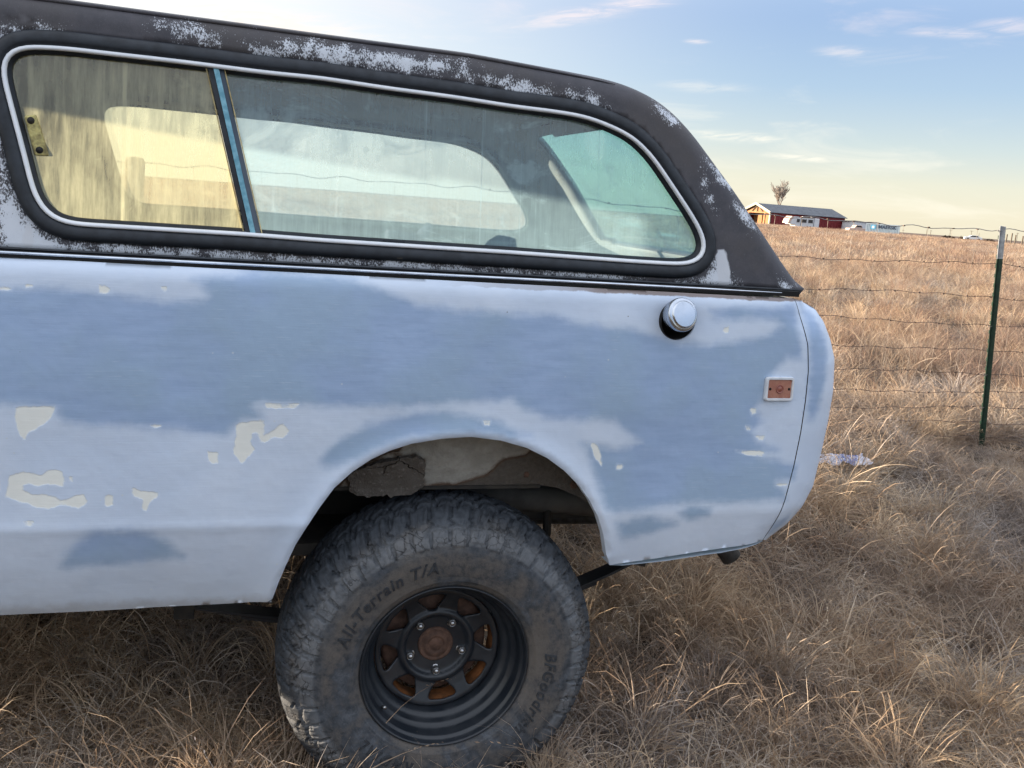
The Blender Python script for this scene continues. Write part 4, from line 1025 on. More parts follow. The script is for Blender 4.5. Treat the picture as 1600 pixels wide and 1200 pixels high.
    put('hub_cap', 'cap')['label'] = 'rusty brown round hub cover'
    for k in range(5):
        a = R(-87+72*k); put('lug_nut', 'nut', (.0700*math.cos(a), .1265, .0700*math.sin(a)))
    put('brake_drum', 'drum'); put('rim_inner_ring', 'ringr'); a = R(-138); put('valve_stem', 'valve', (.1865*math.cos(a), .060, .1865*math.sin(a)))
    for k in ('t1', 't2', 't3'): put('sidewall_lettering', k)
    return w
WM = {}
HUB = .377
wheel_at((0, 0, HUB)); wheel_at((0, 2*MID, HUB), math.pi); wheel_at((-2.54, 0, HUB)); wheel_at((-2.54, 2*MID, HUB), math.pi)

# ------------------------------------------------------------------ wheel well and chassis
well_poly = [(-.36, .80), (.235, .800), (.29, .79), (.35, .765), (.44, .70), (.45, .80), (.38, .90), (.25, .98), (-.1, 1.02), (-.3, .96), (-.37, .88)]
MUD = [[(-.245, .835), (-.20, .86), (-.13, .878), (-.09, .885), (-.065, .872), (-.06, .80), (-.10, .78), (-.20, .78), (-.235, .79)],
       [(-.33, .80), (-.20, .95), (-.13, .965), (-.12, .90), (-.22, .865), (-.25, .83), (-.26, .80)],
       [(-.035, .797), (.03, .805), (.10, .83), (.13, .87), (.19, .885), (.24, .93), (.42, .93), (.50, .66), (.25, .78)],
       [(-.05, .80), (.0, .806), (.04, .80), (.0, .79)]]
V, F, XZ = panel(dens(well_poly, .012), [], .012, lambda x, z: .115-.05*np.clip((z-.80)/.18, 0, 1))
mesh('fender_inner_strip', V, F, M['well'], car, True, {'mud': np.clip(sdf_many(XZ, MUD), -.05, .05)})['label'] = 'dirty beige inner fender strip with flaking undercoating'
# thick flaking slab of undercoating
sl = smooth_loop(MUD[0], 70, 1); sl += rng.normal(0, .0022, sl.shape)
V, F, XZ = panel(sl, [], .008, lambda x, z: .098-.05*np.clip((z-.80)/.18, 0, 1)+.003*np.sin(x*90)*np.sin(z*80))
mod_solid(mesh('undercoating_slab', V, F, M['slab'], car, False), .012, -1)
# lip at the strip's lower edge, turning inwards
b = MB(); b.tube([(.28, .40, .70), (.22, .36, .60), (.15, .30, .52), (.06, .24, .46), (.02, .22, .42)], .008, 8); b.build('brake_hose', M['rubber'], car, True)
for x_, z_ in ((.20, .83), (-.27, .82), (.33, .80)):
    b = MB(); b.lathe([(0, -.006), (.007, -.006), (.0075, 0), (.011, .001), (.011, .004)], 6, (x_, .108, z_)); b.build('well_bolt', M['rust'], car)
b = MB(); b.box((-.06, .155, .796), (.60, .09, .008)); b.build('inner_strip_flange', M['chassis'], car)
# arched inner housing over the tyre
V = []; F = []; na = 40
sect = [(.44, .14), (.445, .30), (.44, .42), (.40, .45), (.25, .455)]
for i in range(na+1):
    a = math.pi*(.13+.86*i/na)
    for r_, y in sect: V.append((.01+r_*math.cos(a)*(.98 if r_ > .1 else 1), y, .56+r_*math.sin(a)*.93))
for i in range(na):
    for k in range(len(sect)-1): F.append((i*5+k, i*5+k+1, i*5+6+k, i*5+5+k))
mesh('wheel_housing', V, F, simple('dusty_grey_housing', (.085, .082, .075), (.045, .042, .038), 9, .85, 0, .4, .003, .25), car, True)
b = MB(); b.lathe([(.425, 0), (.432, .03)], 60, (.005, .018, .545)); 
b = MB()
for y in (.43, 1.23): b.box((-1.15, y, .665), (4.1, .06, .11))
for x in (-3.0, -1.2, -.55, .62, .88): b.box((x, MID, .66), (.07, .86, .09))
b.build('chassis_frame', M['chassis'], car)
b = MB(); b.tube([(-.02, .30, .725), (.15, .31, .715), (.38, .32, .69), (.60, .32, .665)], .038, 14); b.build('filler_pipe', simple('dusty_pipe', (.12, .115, .105), (.08, .075, .07), 12, .8), car, True)
b = MB(); b.tube([(.33, .30, .68), (.335, .30, .60), (.338, .30, .585)], [.012, .012, .006], 8); b.box((.35, .36, .655), (.2, .1, .03)); b.build('pipe_hanger', M['chassis'], car)
for y in (.42, 1.24):
    ls = None
    for k, (L_, dz) in enumerate(((.66, 0), (.52, .009), (.38, .018), (.24, .027))):
        b = MB(); pts = []
        for u in np.linspace(-1, 1, 15):
            x = .03+u*L_*(.97 if u < 0 else .97); zc = .315+.155*(u*L_/.64)**2*(1.0 if u > 0 else .45)-dz
            pts.append((x, y, zc))
        b.tube(pts, 1, 4, sx=.030*1.414, sy=.0042*1.414) if False else None
        V = []; F = []
        for x, yy_, z in pts: V += [(x, yy_-.031, z-.004), (x, yy_+.031, z-.004), (x, yy_+.031, z+.004), (x, yy_-.031, z+.004)]
        for i in range(len(pts)-1):
            for q in range(4): l = (q+1) % 4; F.append((i*4+q, i*4+l, i*4+4+l, i*4+4+q))
        F += [(0, 1, 2, 3), tuple(len(V)-4+q for q in (3, 2, 1, 0))]
        if ls is None: ls = mesh('leaf_spring', V, F, M['blackmetal'], car)
        else: mesh('spring_leaf', V, F, M['blackmetal'], ls)
    for c_, d_, ro_ in (((.68, y, .545), (.035, .08, .17), 12), ((-.62, y, .50), (.05, .08, .28), 0), ((.03, y, .325), (.12, .09, .03), 0)): b = MB(); b.box(c_, d_, Matrix.Rotation(R(ro_), 3, 'Y')); b.build('spring_bracket', M['chassis'], ls)
for x in (0, -2.54):
    b = MB(); b.tube([(x, .20, HUB), (x, 1.46, HUB)], .038, 14); b.lathe([(0, -.12), (.10, -.06), (.13, 0), (.10, .06), (0, .12)], 20, (x, MID, HUB)); b.build('axle', M['chassis'], car, True)
b = MB(); b.tube([(-.45, .66, .50), (.2, .62, .55), (.55, .40, .62), (.76, .31, .64), (.86, .285, .575), (.903, .277, .520)], .027, 16, cap=False); ex = b.build('exhaust_pipe', M['exhaust'], car, True); mod_solid(ex, .003)
b = MB(); b.tube([(-1.9, .7, .5), (-.9, .68, .5)], .08, 16, sy=.7); b.build('muffler', M['chassis'], car, True)
# ------------------------------------------------------------------ fence in front of the field
FD = Vector((1, -.0552, 0)); FP = Vector((3.565, 2.36, 0))
def fpt(s, z=0.): p = FP+FD*s; return Vector((p.x, p.y, z))
WZ = [1.19, .987, .81, .657, .517, .39, .276, .174, .085, .01]
GB = .353
fence = empty('wire_fence', tuple(fpt(0, GB)))
tag(fence, 'rusty woven wire fence running behind the truck along the dry field', 'fence')
def sag(s, k): return .010*math.sin(s*1.3+k)+.006*math.sin(s*3.9+2*k)-.012*math.sin(math.pi*((s % 3.6)/3.6))
S0, S1 = -11.0, 7.5
for k, z in enumerate(WZ):
    b = MB(); pts = []; s = S0
    while s <= S1:
        crimp = .0045*math.sin(2*math.pi*(s+.04*k)/.1524*.5)+(.004*math.sin(s*31) if k == 0 else 0)
        pts.append((fpt(s)-fpt(0)) + Vector((0, .004*math.sin(s*9+k), z+sag(s, k)+crimp))); s += .038
    b.tube(pts, .0020 if k == 0 else .0016, 4, up=(0, 0, 1)); b.build('line_wire', M['galv'] if k == 0 else M['wire'], fence)
SM = []
for i in range(int((S1-S0)/.1524)):
    s = S0+i*.1524+.03
    j = [rng.normal(0, .004) for _ in WZ]
    b = MB(); b.tube([(fpt(s)-fpt(0))+Vector((j[k], -.003, z+sag(s, k))) for k, z in enumerate(WZ)], .0011, 3); o = b.build('stay_wire', M['staywire'], fence)
# knots
kn = MB()
for i in range(int((S1-S0)/.1524)):
    s = S0+i*.1524+.03
    if s < -3: continue
    for k, z in enumerate(WZ[:8]): kn.box((fpt(s)-fpt(0))+Vector((0, -.003, z+sag(s, k))), (.011, .008, .006))
tag(kn.build('wire_knots', M['wire'], fence), kind='stuff')
def t_post(s, lean, label):
    base = fpt(s-math.sin(lean)*1.33, GB-.12)
    r_ = empty('steel_fence_post', tuple(base)); r_['label'] = label; r_['category'] = 'fence post'; r_['group'] = 'posts of the wire fence'
    def sect(z0, z1, name, matr, par, grow=0.):
        V = []; F = []
        w, f, st, t_ = .016+grow, .0035+grow, .028+grow, .003+grow
        P = [(-w, 0), (w, 0), (w, f), (t_, f+.001), (t_, st), (-t_, st), (-t_, f+.001), (-w, f)]
        for z in (z0, z1): V += [(x, y, z) for x, y in P]
        n = 8; F = [(i, (i+1) % n, n+(i+1) % n, n+i) for i in range(n)]+[tuple(range(n-1, -1, -1)), tuple(range(n, 2*n))]
        return mesh(name, V, F, matr, par)
    sect(0, 1.155, 'post_shaft', M['postgreen'], r_); sect(1.155, 1.335, 'post_tip', M['postwhite'], r_)
    b = MB()
    for k in range(22): b.box((0, -.003, .16+k*.053), (.012, .009, .020))
    mod_bevel(b.build('post_studs', M['postgreen'], r_), .002)
    for k in (0, 3, 5, 7):
        z = WZ[k]+.12+sag(s, k)
        b = MB(); b.tube([(-.030, -.006, z-.004), (-.016, -.010, z), (.016, -.010, z+.002), (.030, -.004, z-.003), (.022, .008, z), (-.02, .008, z), (-.030, -.004, z-.002)], .0018, 5); b.build('wire_clip', M['galv'], r_)
    r_.rotation_mode = 'XYZ'; r_.matrix_world = Matrix.Translation(base) @ Matrix.Rotation(lean, 4, 'Y') @ Matrix.Rotation(R(POST_ROT), 4, 'Z')
    return r_
POST_ROT = 215
t_post(-.01, R(-4.7), 'green steel fence post with a pale grey tip at the right of the truck')
t_post(-2.47, R(.8), 'steel fence post hidden behind the rear pillar of the truck')
t_post(3.6, R(.5), 'green steel fence post beyond the right edge of the picture')
b = MB(); bp = fpt(-4.56, GB-.2)
b.lathe([(0, 1.42), (.034, 1.415), (.042, 1.40), (.040, .8), (.044, 0)], 18, (0, 0, 0), 'z'); o = b.build('wooden_fence_post', M['wood'], None, True); o.location = bp; o.rotation_euler = (R(1), R(2), 0)
tag(o, 'thick dark wooden fence post seen through the dusty front pane of the side window', 'fence post')

# plastic wrapper on the grass
nx, ny = 34, 16; V = []; F = []; r_ = np.random.default_rng(5)
ph = r_.uniform(0, 6.28, (8,)); 
for i in range(nx):
    for j in range(ny):
        u = i/(nx-1)-.5; v = j/(ny-1)-.5
        z = .018*math.sin(u*23+ph[0]+v*9)+.014*math.sin(v*21+ph[1]+u*13)+.010*math.sin(u*47+v*31+ph[2])+.030*(1-4*v*v)*(1-4*u*u)
        z += abs(.016*math.sin(u*31+ph[3]-v*17))
        V.append((u*.46+.015*math.sin(v*13), v*.20+.02*math.sin(u*15), z))
for i in range(nx-1):
    for j in range(ny-1): a = i*ny+j; F.append((a, a+ny, a+ny+1, a+1))
TRASH = (2.39, 1.90)
wrap = mesh('plastic_wrapper', V, F, [M['plastic'], M['printblue']], None, False)
for p in wrap.data.polygons:
    c = p.center
    if .0 < c.x < .17 and abs(c.y) < .075 and (math.sin(c.x*190)+math.sin(c.y*160+c.x*60)) > -.3: p.material_index = 1
wrap.location = (TRASH[0], TRASH[1], float(gz(*TRASH))+.085); wrap.rotation_euler = (R(6), R(-2), R(-12)); wrap.scale = (.70, .60, .35); mod_solid(wrap, .0015)
tag(wrap, 'crumpled white plastic wrapper with blue print lying in the grass by the fence', 'wrapper')

# ------------------------------------------------------------------ far things
def pol(az, r_, z=0.): return Vector((CAM.x+r_*math.sin(R(az)), CAM.y+r_*math.cos(R(az)), z))
GF = .55
# barn: local x along its length, y depth, origin at the near left corner
PL = pol(30.55, 250, GF); barn = empty('red_barn', tuple(PL), R(3)); tag(barn, 'long red metal barn with a grey roof and an open lit wooden gable end', 'barn')
BL, BD, EH, RH = 22.0, 12.6, 3.42, 5.35
def quadbox(name, pts, th, matr, par):
    """a flat polygon with thickness along its normal"""
    P = [Vector(p) for p in pts]; n = (P[1]-P[0]).cross(P[2]-P[0]).normalized()*th
    k = len(P); V = P+[p+n for p in P]
    F = [tuple(range(k-1, -1, -1)), tuple(range(k, 2*k))]+[(i, (i+1) % k, k+(i+1) % k, k+i) for i in range(k)]
    return mesh(name, V, F, matr, par)
bw = quadbox('wall', [(0, 0, 0), (BL, 0, 0), (BL, 0, EH), (0, 0, EH)], .15, M['barnred'], barn)
quadbox('wall', [(0, BD, 0), (0, BD, EH), (BL, BD, EH), (BL, BD, 0)], .15, M['barnred'], barn)
quadbox('wall', [(BL, 0, 0), (BL, BD, 0), (BL, BD, EH), (BL, BD/2, RH), (BL, 0, EH)], .15, M['barnred'], barn)
for k in range(24):
    b = MB(); b.box((.45+k*.92, -.17, EH/2), (.07, .04, EH-.1)); o = b.build('siding_rib', M['barnred'], bw)
ov = .5
r1 = quadbox('roof', [(-ov, -ov, EH-.12), (BL+ov, -ov, EH-.12), (BL+ov, BD/2, RH+.05), (-ov, BD/2, RH+.05)], .12, M['barnroof'], barn)
quadbox('roof', [(-ov, BD+ov, EH-.12), (-ov, BD/2+.001, RH+.05), (BL+ov, BD/2+.001, RH+.05), (BL+ov, BD+ov, EH-.12)], .12, M['barnroof'], barn)
# open gable: posts, header, truss and cream barge boards
g = MB()
for y in (.2, 2.6, 10., 12.4): g.box((.15, y, EH/2), (.25, .35, EH))
g.box((.15, BD/2, EH-.15), (.3, BD-.3, .35)); g.build('gable_posts', M['barnwood'], barn)
quadbox('gable_boarding', [(.35, .4, EH), (.35, BD/2, RH-.15), (.35, BD-.4, EH)], .06, M['barnwood'], barn)
quadbox('gable_boarding', [(3.2, .3, 0), (3.2, .3, EH), (3.2, BD-.3, EH), (3.2, BD-.3, 0)], .06, M['barnwood'], barn)
g = MB()
for a, b_ in (((.1, .4, EH), (.1, BD/2, RH-.2)), ((.1, BD-.4, EH), (.1, BD/2, RH-.2)), ((.1, BD*.3, EH), (.1, BD/2, RH-.2)), ((.1, BD*.7, EH), (.1, BD/2, RH-.2)), ((.1, BD/2, EH), (.1, BD/2, RH-.2))): g.tube([a, b_], .14, 4)
g.build('truss', M['wood'], barn)
for y0_, y1_ in ((-ov, BD/2), (BD+ov, BD/2)):
    b = MB(); b.tube([(-ov-.05, y0_, EH-.1), (-ov-.05, y1_, RH+.08)], .30, 4, sx=.5); b.build('barge_board', M['barntrim'], barn)
b = MB(); b.box((-.02, .05, EH/2), (.5, .4, EH)); b.build('corner_trim', M['barntrim'], barn)
# fifth-wheel trailer in front of it
tv = empty('travel_trailer', tuple(pol(31.66, 236, GF)), R(2)); tv.scale = (.86, .9, .92); tag(tv, 'white travel trailer with three dark windows parked in front of the red barn', 'trailer')
side = [(0, 1.5), (.2, .95), (1.6, .95), (1.9, .4), (9.3, .4), (9.3, 2.75), (9.1, 2.85), (.9, 2.95), (.3, 2.4)]
V = [(x, y, z) for y in (0, 2.5) for x, z in side]; n = len(side)
F = [tuple(range(n)), tuple(range(2*n-1, n-1, -1))]+[(i, n+i, n+(i+1) % n, (i+1) % n) for i in range(n)]
mod_bevel(mesh('body', V, F, M['rvwhite'], tv), .12, 2)
for x, w in ((2.5, 1.0), (4.4, 1.5), (6.4, 1.5)):
    b = MB(); b.box((x, -.03, 2.0), (w, .06, .85)); f_ = b.build('window', M['windark'], tv)
    b = MB()
    for dx, dz, a, c_ in ((0, .46, w+.12, .07), (0, -.46, w+.12, .07), (w/2+.03, 0, .07, .92), (-w/2-.03, 0, .07, .92)): b.box((x+dx, -.05, 2.0+dz), (a, .05, c_))
    b.build('window_frame', M['white'], f_)
for x in (3.4, 7.5): b = MB(); b.box((x, -.04, 1.7), (.10, .06, 2.2)); b.build('slide_out_edge', M['doorgrey'], tv)
b = MB(); b.tube([(3.2, -.12, 2.95), (7.6, -.12, 2.95)], .10, 8); b.build('rolled_awning', M['wood'], tv)
for x in (5.6, 6.6):
    b = MB(); b.lathe([(0, -.1), (.4, -.1), (.42, .1), (0, .1)], 20, (x, .1, .4)); b.build('wheel', M['dark'], tv)
quadbox('front_cap', [(-.75, -.1, 1.2), (-.25, -.1, 1.25), (1.1, -.1, 2.95), (.4, -.1, 3.0), (-.4, -.1, 2.2)], -2.6, M['rose'], tv)
b = MB(); b.box((5, 1.25, 3.0), (.8, .8, .25)); b.box((7.6, 1.25, 3.0), (.5, .5, .2)); b.build('roof_vent', M['rvwhite'], tv)
# low building
lb = empty('low_building', tuple(pol(34.45, 262, GF)), R(4)); tag(lb, 'low pale building with two slate grey doors right of the red barn', 'building')
quadbox('wall', [(0, 0, 0), (6.4, 0, 0), (6.4, 0, 2.55), (0, 0, 2.7)], 5., M['rvwhite'], lb)
quadbox('tan_wall', [(6.42, 0, 0), (9.6, 0, 0), (9.6, 0, 2.35), (6.42, 0, 2.5)], 5., M['tan'], lb)
quadbox('roof', [(-.3, .4, 2.72), (10, .4, 2.4), (10, -5.2, 2.5), (-.3, -5.2, 2.95)], .14, M['barnroof'], lb)
for x in (1.7, 4.9): b = MB(); b.box((x, -.03, 1.35), (2.5, .08, 1.7)); b.build('door', M['doorgrey'], lb)
for x in (3.3, 6.2): b = MB(); b.box((x, -.06, 1.9), (.5, .1, .7)); b.build('wall_lamp_box', M['white'], lb)
# shipping container
ct = empty('shipping_container', tuple(pol(35.72, 226, GF)), R(5-35.7*.0)); tag(ct, 'pale blue shipping container with dark lettering and a star, right of the low building', 'container')
ct.rotation_euler = (0, 0, R(-40))
cw, ch = 6.9, 2.35
b = MB(); b.box((cw/2, 1.22, ch/2), (cw-.1, 2.34, ch-.1)); body = b.build('container_box', M['container'], ct)
b = MB()
for k in range(22): b.box((.22+k*.308, -.005, ch/2), (.14, .07, ch-.36))
b.build('corrugation', M['container'], body)
b = MB()
for z in (.08, ch-.08): b.box((cw/2, .02, z), (cw, .12, .16))
for x in (.06, cw-.06): b.box((x, .02, ch/2), (.12, .14, ch))
b.build('corner_frame', M['container'], ct)
def flat_text(body_, size, loc, rot, par, matr, name='lettering', depth=.012):
    cu = bpy.data.curves.new('t', 'FONT'); cu.body = body_; cu.size = size; cu.extrude = depth; cu.offset = size*.02
    ob = bpy.data.objects.new('t', cu); COL.objects.link(ob); bpy.context.view_layer.update()
    me = bpy.data.meshes.new_from_object(ob.evaluated_get(bpy.context.evaluated_depsgraph_get())); bpy.data.objects.remove(ob)
    me.materials.clear(); me.materials.append(matr); o = link(bpy.data.objects.new(name, me), par); o.location = loc; o.rotation_euler = rot; return o
flat_text('MAERSK', 1.0, (2.55, -.06, 1.38), (R(90), 0, 0), ct, M['ink'])
b = MB(); b.box((1.5, -.055, 1.60), (.95, .03, .95)); sq = b.build('star_panel', M['starblue'], ct)
V = []; 
for k in range(14): a = math.pi/2+k*math.pi/7; r_ = .42 if k % 2 == 0 else .19; V.append((1.5+r_*math.cos(a), -.08, 1.60+r_*math.sin(a)))
V2 = [(x, -.072, z) for x, y, z in V]
mesh('white_star', V+V2, [tuple(range(13, -1, -1))[::-1], ]+[(i, (i+1) % 14, 14+(i+1) % 14, 14+i) for i in range(14)], M['white'], sq)
# cars
def far_car(name, loc, rz, paint_, label, cat, pickup=False):
    c = empty(name, tuple(loc), rz); tag(c, label, cat)
    pr_ = [(0, .35), (0, .8), (.15, .95), (1.1, 1.02), (1.8, 1.45), (3.2, 1.47), (3.9, 1.05), (4.5, .98), (4.6, .6), (4.6, .35)] if not pickup else [(0, .4), (0, 1.0), (1.2, 1.1), (1.7, 1.75), (3.0, 1.75), (3.2, 1.15), (5.3, 1.1), (5.3, .4)]
    n = len(pr_); V = [(x, y, z) for y in (0, 1.75) for x, z in pr_]
    mod_bevel(mesh('body', V, [tuple(range(n)), tuple(range(2*n-1, n-1, -1))]+[(i, n+i, n+(i+1) % n, (i+1) % n) for i in range(n)], paint_, c), .06)
    b = MB(); x0, x1, zt = (1.5, 3.45, 1.36) if not pickup else (1.55, 2.95, 1.66)
    b.add([(x0-.25, -.01, zt-.34), (x1+.2, -.01, zt-.34), (x1-.2, -.01, zt), (x0+.25, -.01, zt), (x0-.25, 1.76, zt-.34), (x1+.2, 1.76, zt-.34), (x1-.2, 1.76, zt), (x0+.25, 1.76, zt)], [(0, 1, 2, 3), (7, 6, 5, 4), (0, 4, 5, 1), (3, 2, 6, 7), (0, 3, 7, 4), (1, 5, 6, 2)])
    b.build('side_windows', M['windark'], c)
    for x in (.9, 3.7 if not pickup else 4.2):
        b = MB(); b.lathe([(0, -.02), (.22, -.02), (.34, 0), (.34, .2)], 18, (x, 0, .34)); b.lathe([(.34, -.2), (.34, 0), (.22, .02), (0, .02)], 18, (x, 1.75, .34)); b.build('wheel', M['dark'], c)
far_car('parked_pickup', pol(34.88, 232, .55), R(-5), M['rose'], 'pale pinkish vehicle parked low in the grass before the low building', 'pickup', True)
far_car('parked_car', pol(40.75, 300, .62), R(-30), M['carwhite'], 'small white car far off on the horizon left of the steel fence post', 'car')
# brush mounds on the horizon
def mound(loc, w, h, label, seed):
    r_ = np.random.default_rng(seed); V = []; F = []
    for k in range(900):
        a = r_.uniform(0, 2*math.pi); q = math.sqrt(r_.uniform()); x = w/2*q*math.cos(a); y = w/3*q*math.sin(a); z = r_.uniform(0, 1)*h*(1-q*q)**.5*(.75+.25*math.sin(a*3+seed))
        p = Vector((x, y, z)); d = Vector(r_.normal(0, 1, 3)).normalized()*w*.05; e = Vector(r_.normal(0, 1, 3)).normalized()*w*.03
        o = len(V); V += [p-d, p+e, p+d, p-e]; F.append((o, o+1, o+2, o+3))
    o = mesh('brush_mound', V, F, M['bush']); o.location = loc; tag(o, label, 'bush', 'brush mounds on the horizon'); return o
mound(pol(39.95, 270, .6), 4.2, 1.05, 'dark brown brush mound on the horizon left of the small white car', 1)
mound(pol(40.62, 305, .6), 2.2, 1.2, 'small dark brush clump touching the left side of the far white car', 4)
mound(pol(41.95, 270, .6), 3.4, .9, 'dark brown brush mound between the far white car and the steel post', 2)
# power poles
for i, (az, el, lab) in enumerate(((37.66, .14, 'faint power pole just right of the pale blue container'), (38.85, .28, 'first of two close faint power poles between container and brush mound'),
                    (39.05, .22, 'second of two close faint power poles, with a crossarm'), (40.01, .34, 'faint power pole standing above the left brush mound'),
                    (41.04, .36, 'faint power pole with a wide crossarm above the far white car'), (41.42, .24, 'short faint power pole right of the far white car'), (43.23, .42, 'faint power pole right of the steel fence post'))):
    r_ = 1100; zt = 1.49+r_*math.tan(R(el)); base = pol(az, r_, -1.)
    p_ = empty('power_pole', tuple(base)); tag(p_, lab, 'power pole', 'power poles on the horizon')
    b = MB(); b.tube([(0, 0, 0), (0, 0, zt+1)], [.28, .2], 6); b.build('pole', M['wood'], p_)
    if i not in (1, 5): b = MB(); b.box((0, 0, zt+.3), (3.4 if i == 4 else 2.4, .3, .28), Matrix.Rotation(R(-az), 3, 'Z')); b.build('crossarm', M['wood'], p_)
# distant fence posts
for i, (az, h) in enumerate(((42.75, 1.0), (42.98, 1.15), (43.16, 1.0), (43.5, .95))):
    p_ = pol(az, 118); b = MB(); b.tube([(0, 0, 0), (0, 0, h+.15)], .07, 6); o = b.build('distant_fence_post', M['wood'], None); o.location = (p_.x, p_.y, float(gz(p_.x, p_.y)))
    tag(o, 'tiny dark far-off fence post right of the steel post, %s of four' % ('leftmost', 'second', 'third', 'rightmost')[i], 'fence post', 'distant fence posts')
# bare tree behind the barn
tr_ = empty('bare_tree', tuple(pol(31.0, 305, 1.6))); tr_.scale = (.82, .82, .84); tag(tr_, 'tall leafless grey tree rising behind the roof of the red barn', 'tree')
r_ = random.Random(11); trunk = MB(); crown = MB()
def branch(p, d, L, rad_, depth):
    pts = [p]; n = 4
    for i in range(n):
        d = (d+Vector((r_.uniform(-.12, .12), r_.uniform(-.12, .12), r_.uniform(0, .12)))).normalized(); pts.append(pts[-1]+d*L/n)
    tgt = trunk if depth < 2 else crown
    tgt.tube(pts, [rad_*(1-.45*i/n) for i in range(n+1)], 5 if depth < 2 else 3, cap=False) if depth < 2 else tgt.tube(pts, [max(rad_, .05)*(1-.3*i/n) for i in range(n+1)], 3, cap=False)
    if depth >= 5: return
    for k in range(3 if depth < 1 else 4 if depth < 4 else 3):
        i = r_.randint(2, n); a = r_.uniform(0, 6.28); sp_ = r_.uniform(.22, .5)
        nd = (d+Vector((math.cos(a), math.sin(a), .15))*sp_).normalized(); branch(pts[i], nd, L*r_.uniform(.55, .75), rad_*.52, depth+1)
branch(Vector((0, 0, 0)), Vector((0, 0, 1)), 5.6, .34, 0)
branch(Vector((0, 0, 5)), Vector((-.28, 0, 1)).normalized(), 4.2, .2, 1); branch(Vector((0, 0, 5.3)), Vector((.35, .1, 1)).normalized(), 4.4, .2, 1)
trunk.build('trunk', M['bark'], tr_); tag(crown.build('crown', M['twigs'], tr_), kind='stuff')
branch_ = None

# ------------------------------------------------------------------ grass
TAN = [(.50, .37, .26), (.72, .58, .42), (.21, .15, .11), (.84, .72, .55), (.50, .40, .30), (.44, .29, .18), (.76, .65, .51), (.17, .125, .10), (.62, .47, .33)]
GREYS = [(.42, .37, .33), (.66, .59, .52), (.19, .165, .15), (.50, .44, .38), (.80, .72, .62), (.15, .13, .12), (.44, .37, .31)]
FIELD = [(.34, .215, .145), (.50, .36, .26), (.12, .08, .07), (.42, .295, .22), (.20, .14, .125), (.66, .51, .38)]
M['straw'] = m_grass('tan_dry_grass', TAN); M['grey'] = m_grass('grey_dry_grass', GREYS, .2); M['field'] = m_grass('russet_field_grass', FIELD)
def tuft(name, n, rad_, L, tilt, droop, width, matr, seed, heads=0., segs=5, matted=0.):
    r_ = np.random.default_rng(seed); V = []; F = []; A = []
    for k in range(n):
        a = r_.uniform(0, 2*math.pi); q = rad_*math.sqrt(r_.uniform()); x, y = q*math.cos(a), q*math.sin(a)
        az = a+r_.normal(0, .9) if r_.uniform() > matted else r_.uniform(0, 6.28)
        el = math.pi/2-abs(r_.normal(0, tilt))-r_.uniform(0, tilt*.4); l = L*r_.uniform(.35, 1.15)
        w = width*r_.uniform(.6, 1.3); dr = droop*r_.uniform(.3, 1.8); cur = r_.normal(0, .35); v = r_.uniform()
        tw = r_.uniform(0, math.pi)
        p = np.array([x, y, -.01]); st = len(V)
        for i in range(segs+1):
            u = i/segs
            d = np.array([math.cos(az)*math.cos(el), math.sin(az)*math.cos(el), math.sin(el)])
            s = np.array([-math.sin(az), math.cos(az), 0]); up = np.cross(d, s)
            sd = s*math.cos(tw)+up*math.sin(tw); ww = w*(1-u**2*.85)/2
            V += [p-sd*ww, p+sd*ww]; A += [v, v]
            p = p+d*l/segs; el -= dr/segs*(.4+1.2*u); az += cur/segs; tw += .3
            if p[2] < .004: p[2] = .004; el = max(el, r_.uniform(-.05, .25))
        for i in range(segs): a0 = st+2*i; F.append((a0, a0+1, a0+3, a0+2))
        if r_.uniform() < heads:
            for j in range(7):
                b0 = p-d*l*.035*j; e = r_.normal(0, 1, 3); e /= np.linalg.norm(e); e = e*.5+d; o = len(V)
                q1 = b0+e*.010; sdv = np.cross(e, [0, 0, 1.])*.0022
                V += [b0, b0+(q1-b0)*.5+sdv, q1, b0+(q1-b0)*.5-sdv]; A += [v]*4; F.append((o, o+1, o+2, o+3))
    me = bpy.data.meshes.new(name); me.from_pydata([tuple(map(float, v)) for v in V], [], F); me.materials.append(matr)
    at = me.attributes.new('bl', 'FLOAT', 'POINT'); at.data.foreach_set('value', np.array(A, np.float32)); me.shade_smooth()
    return bpy.data.objects.new(name, me)
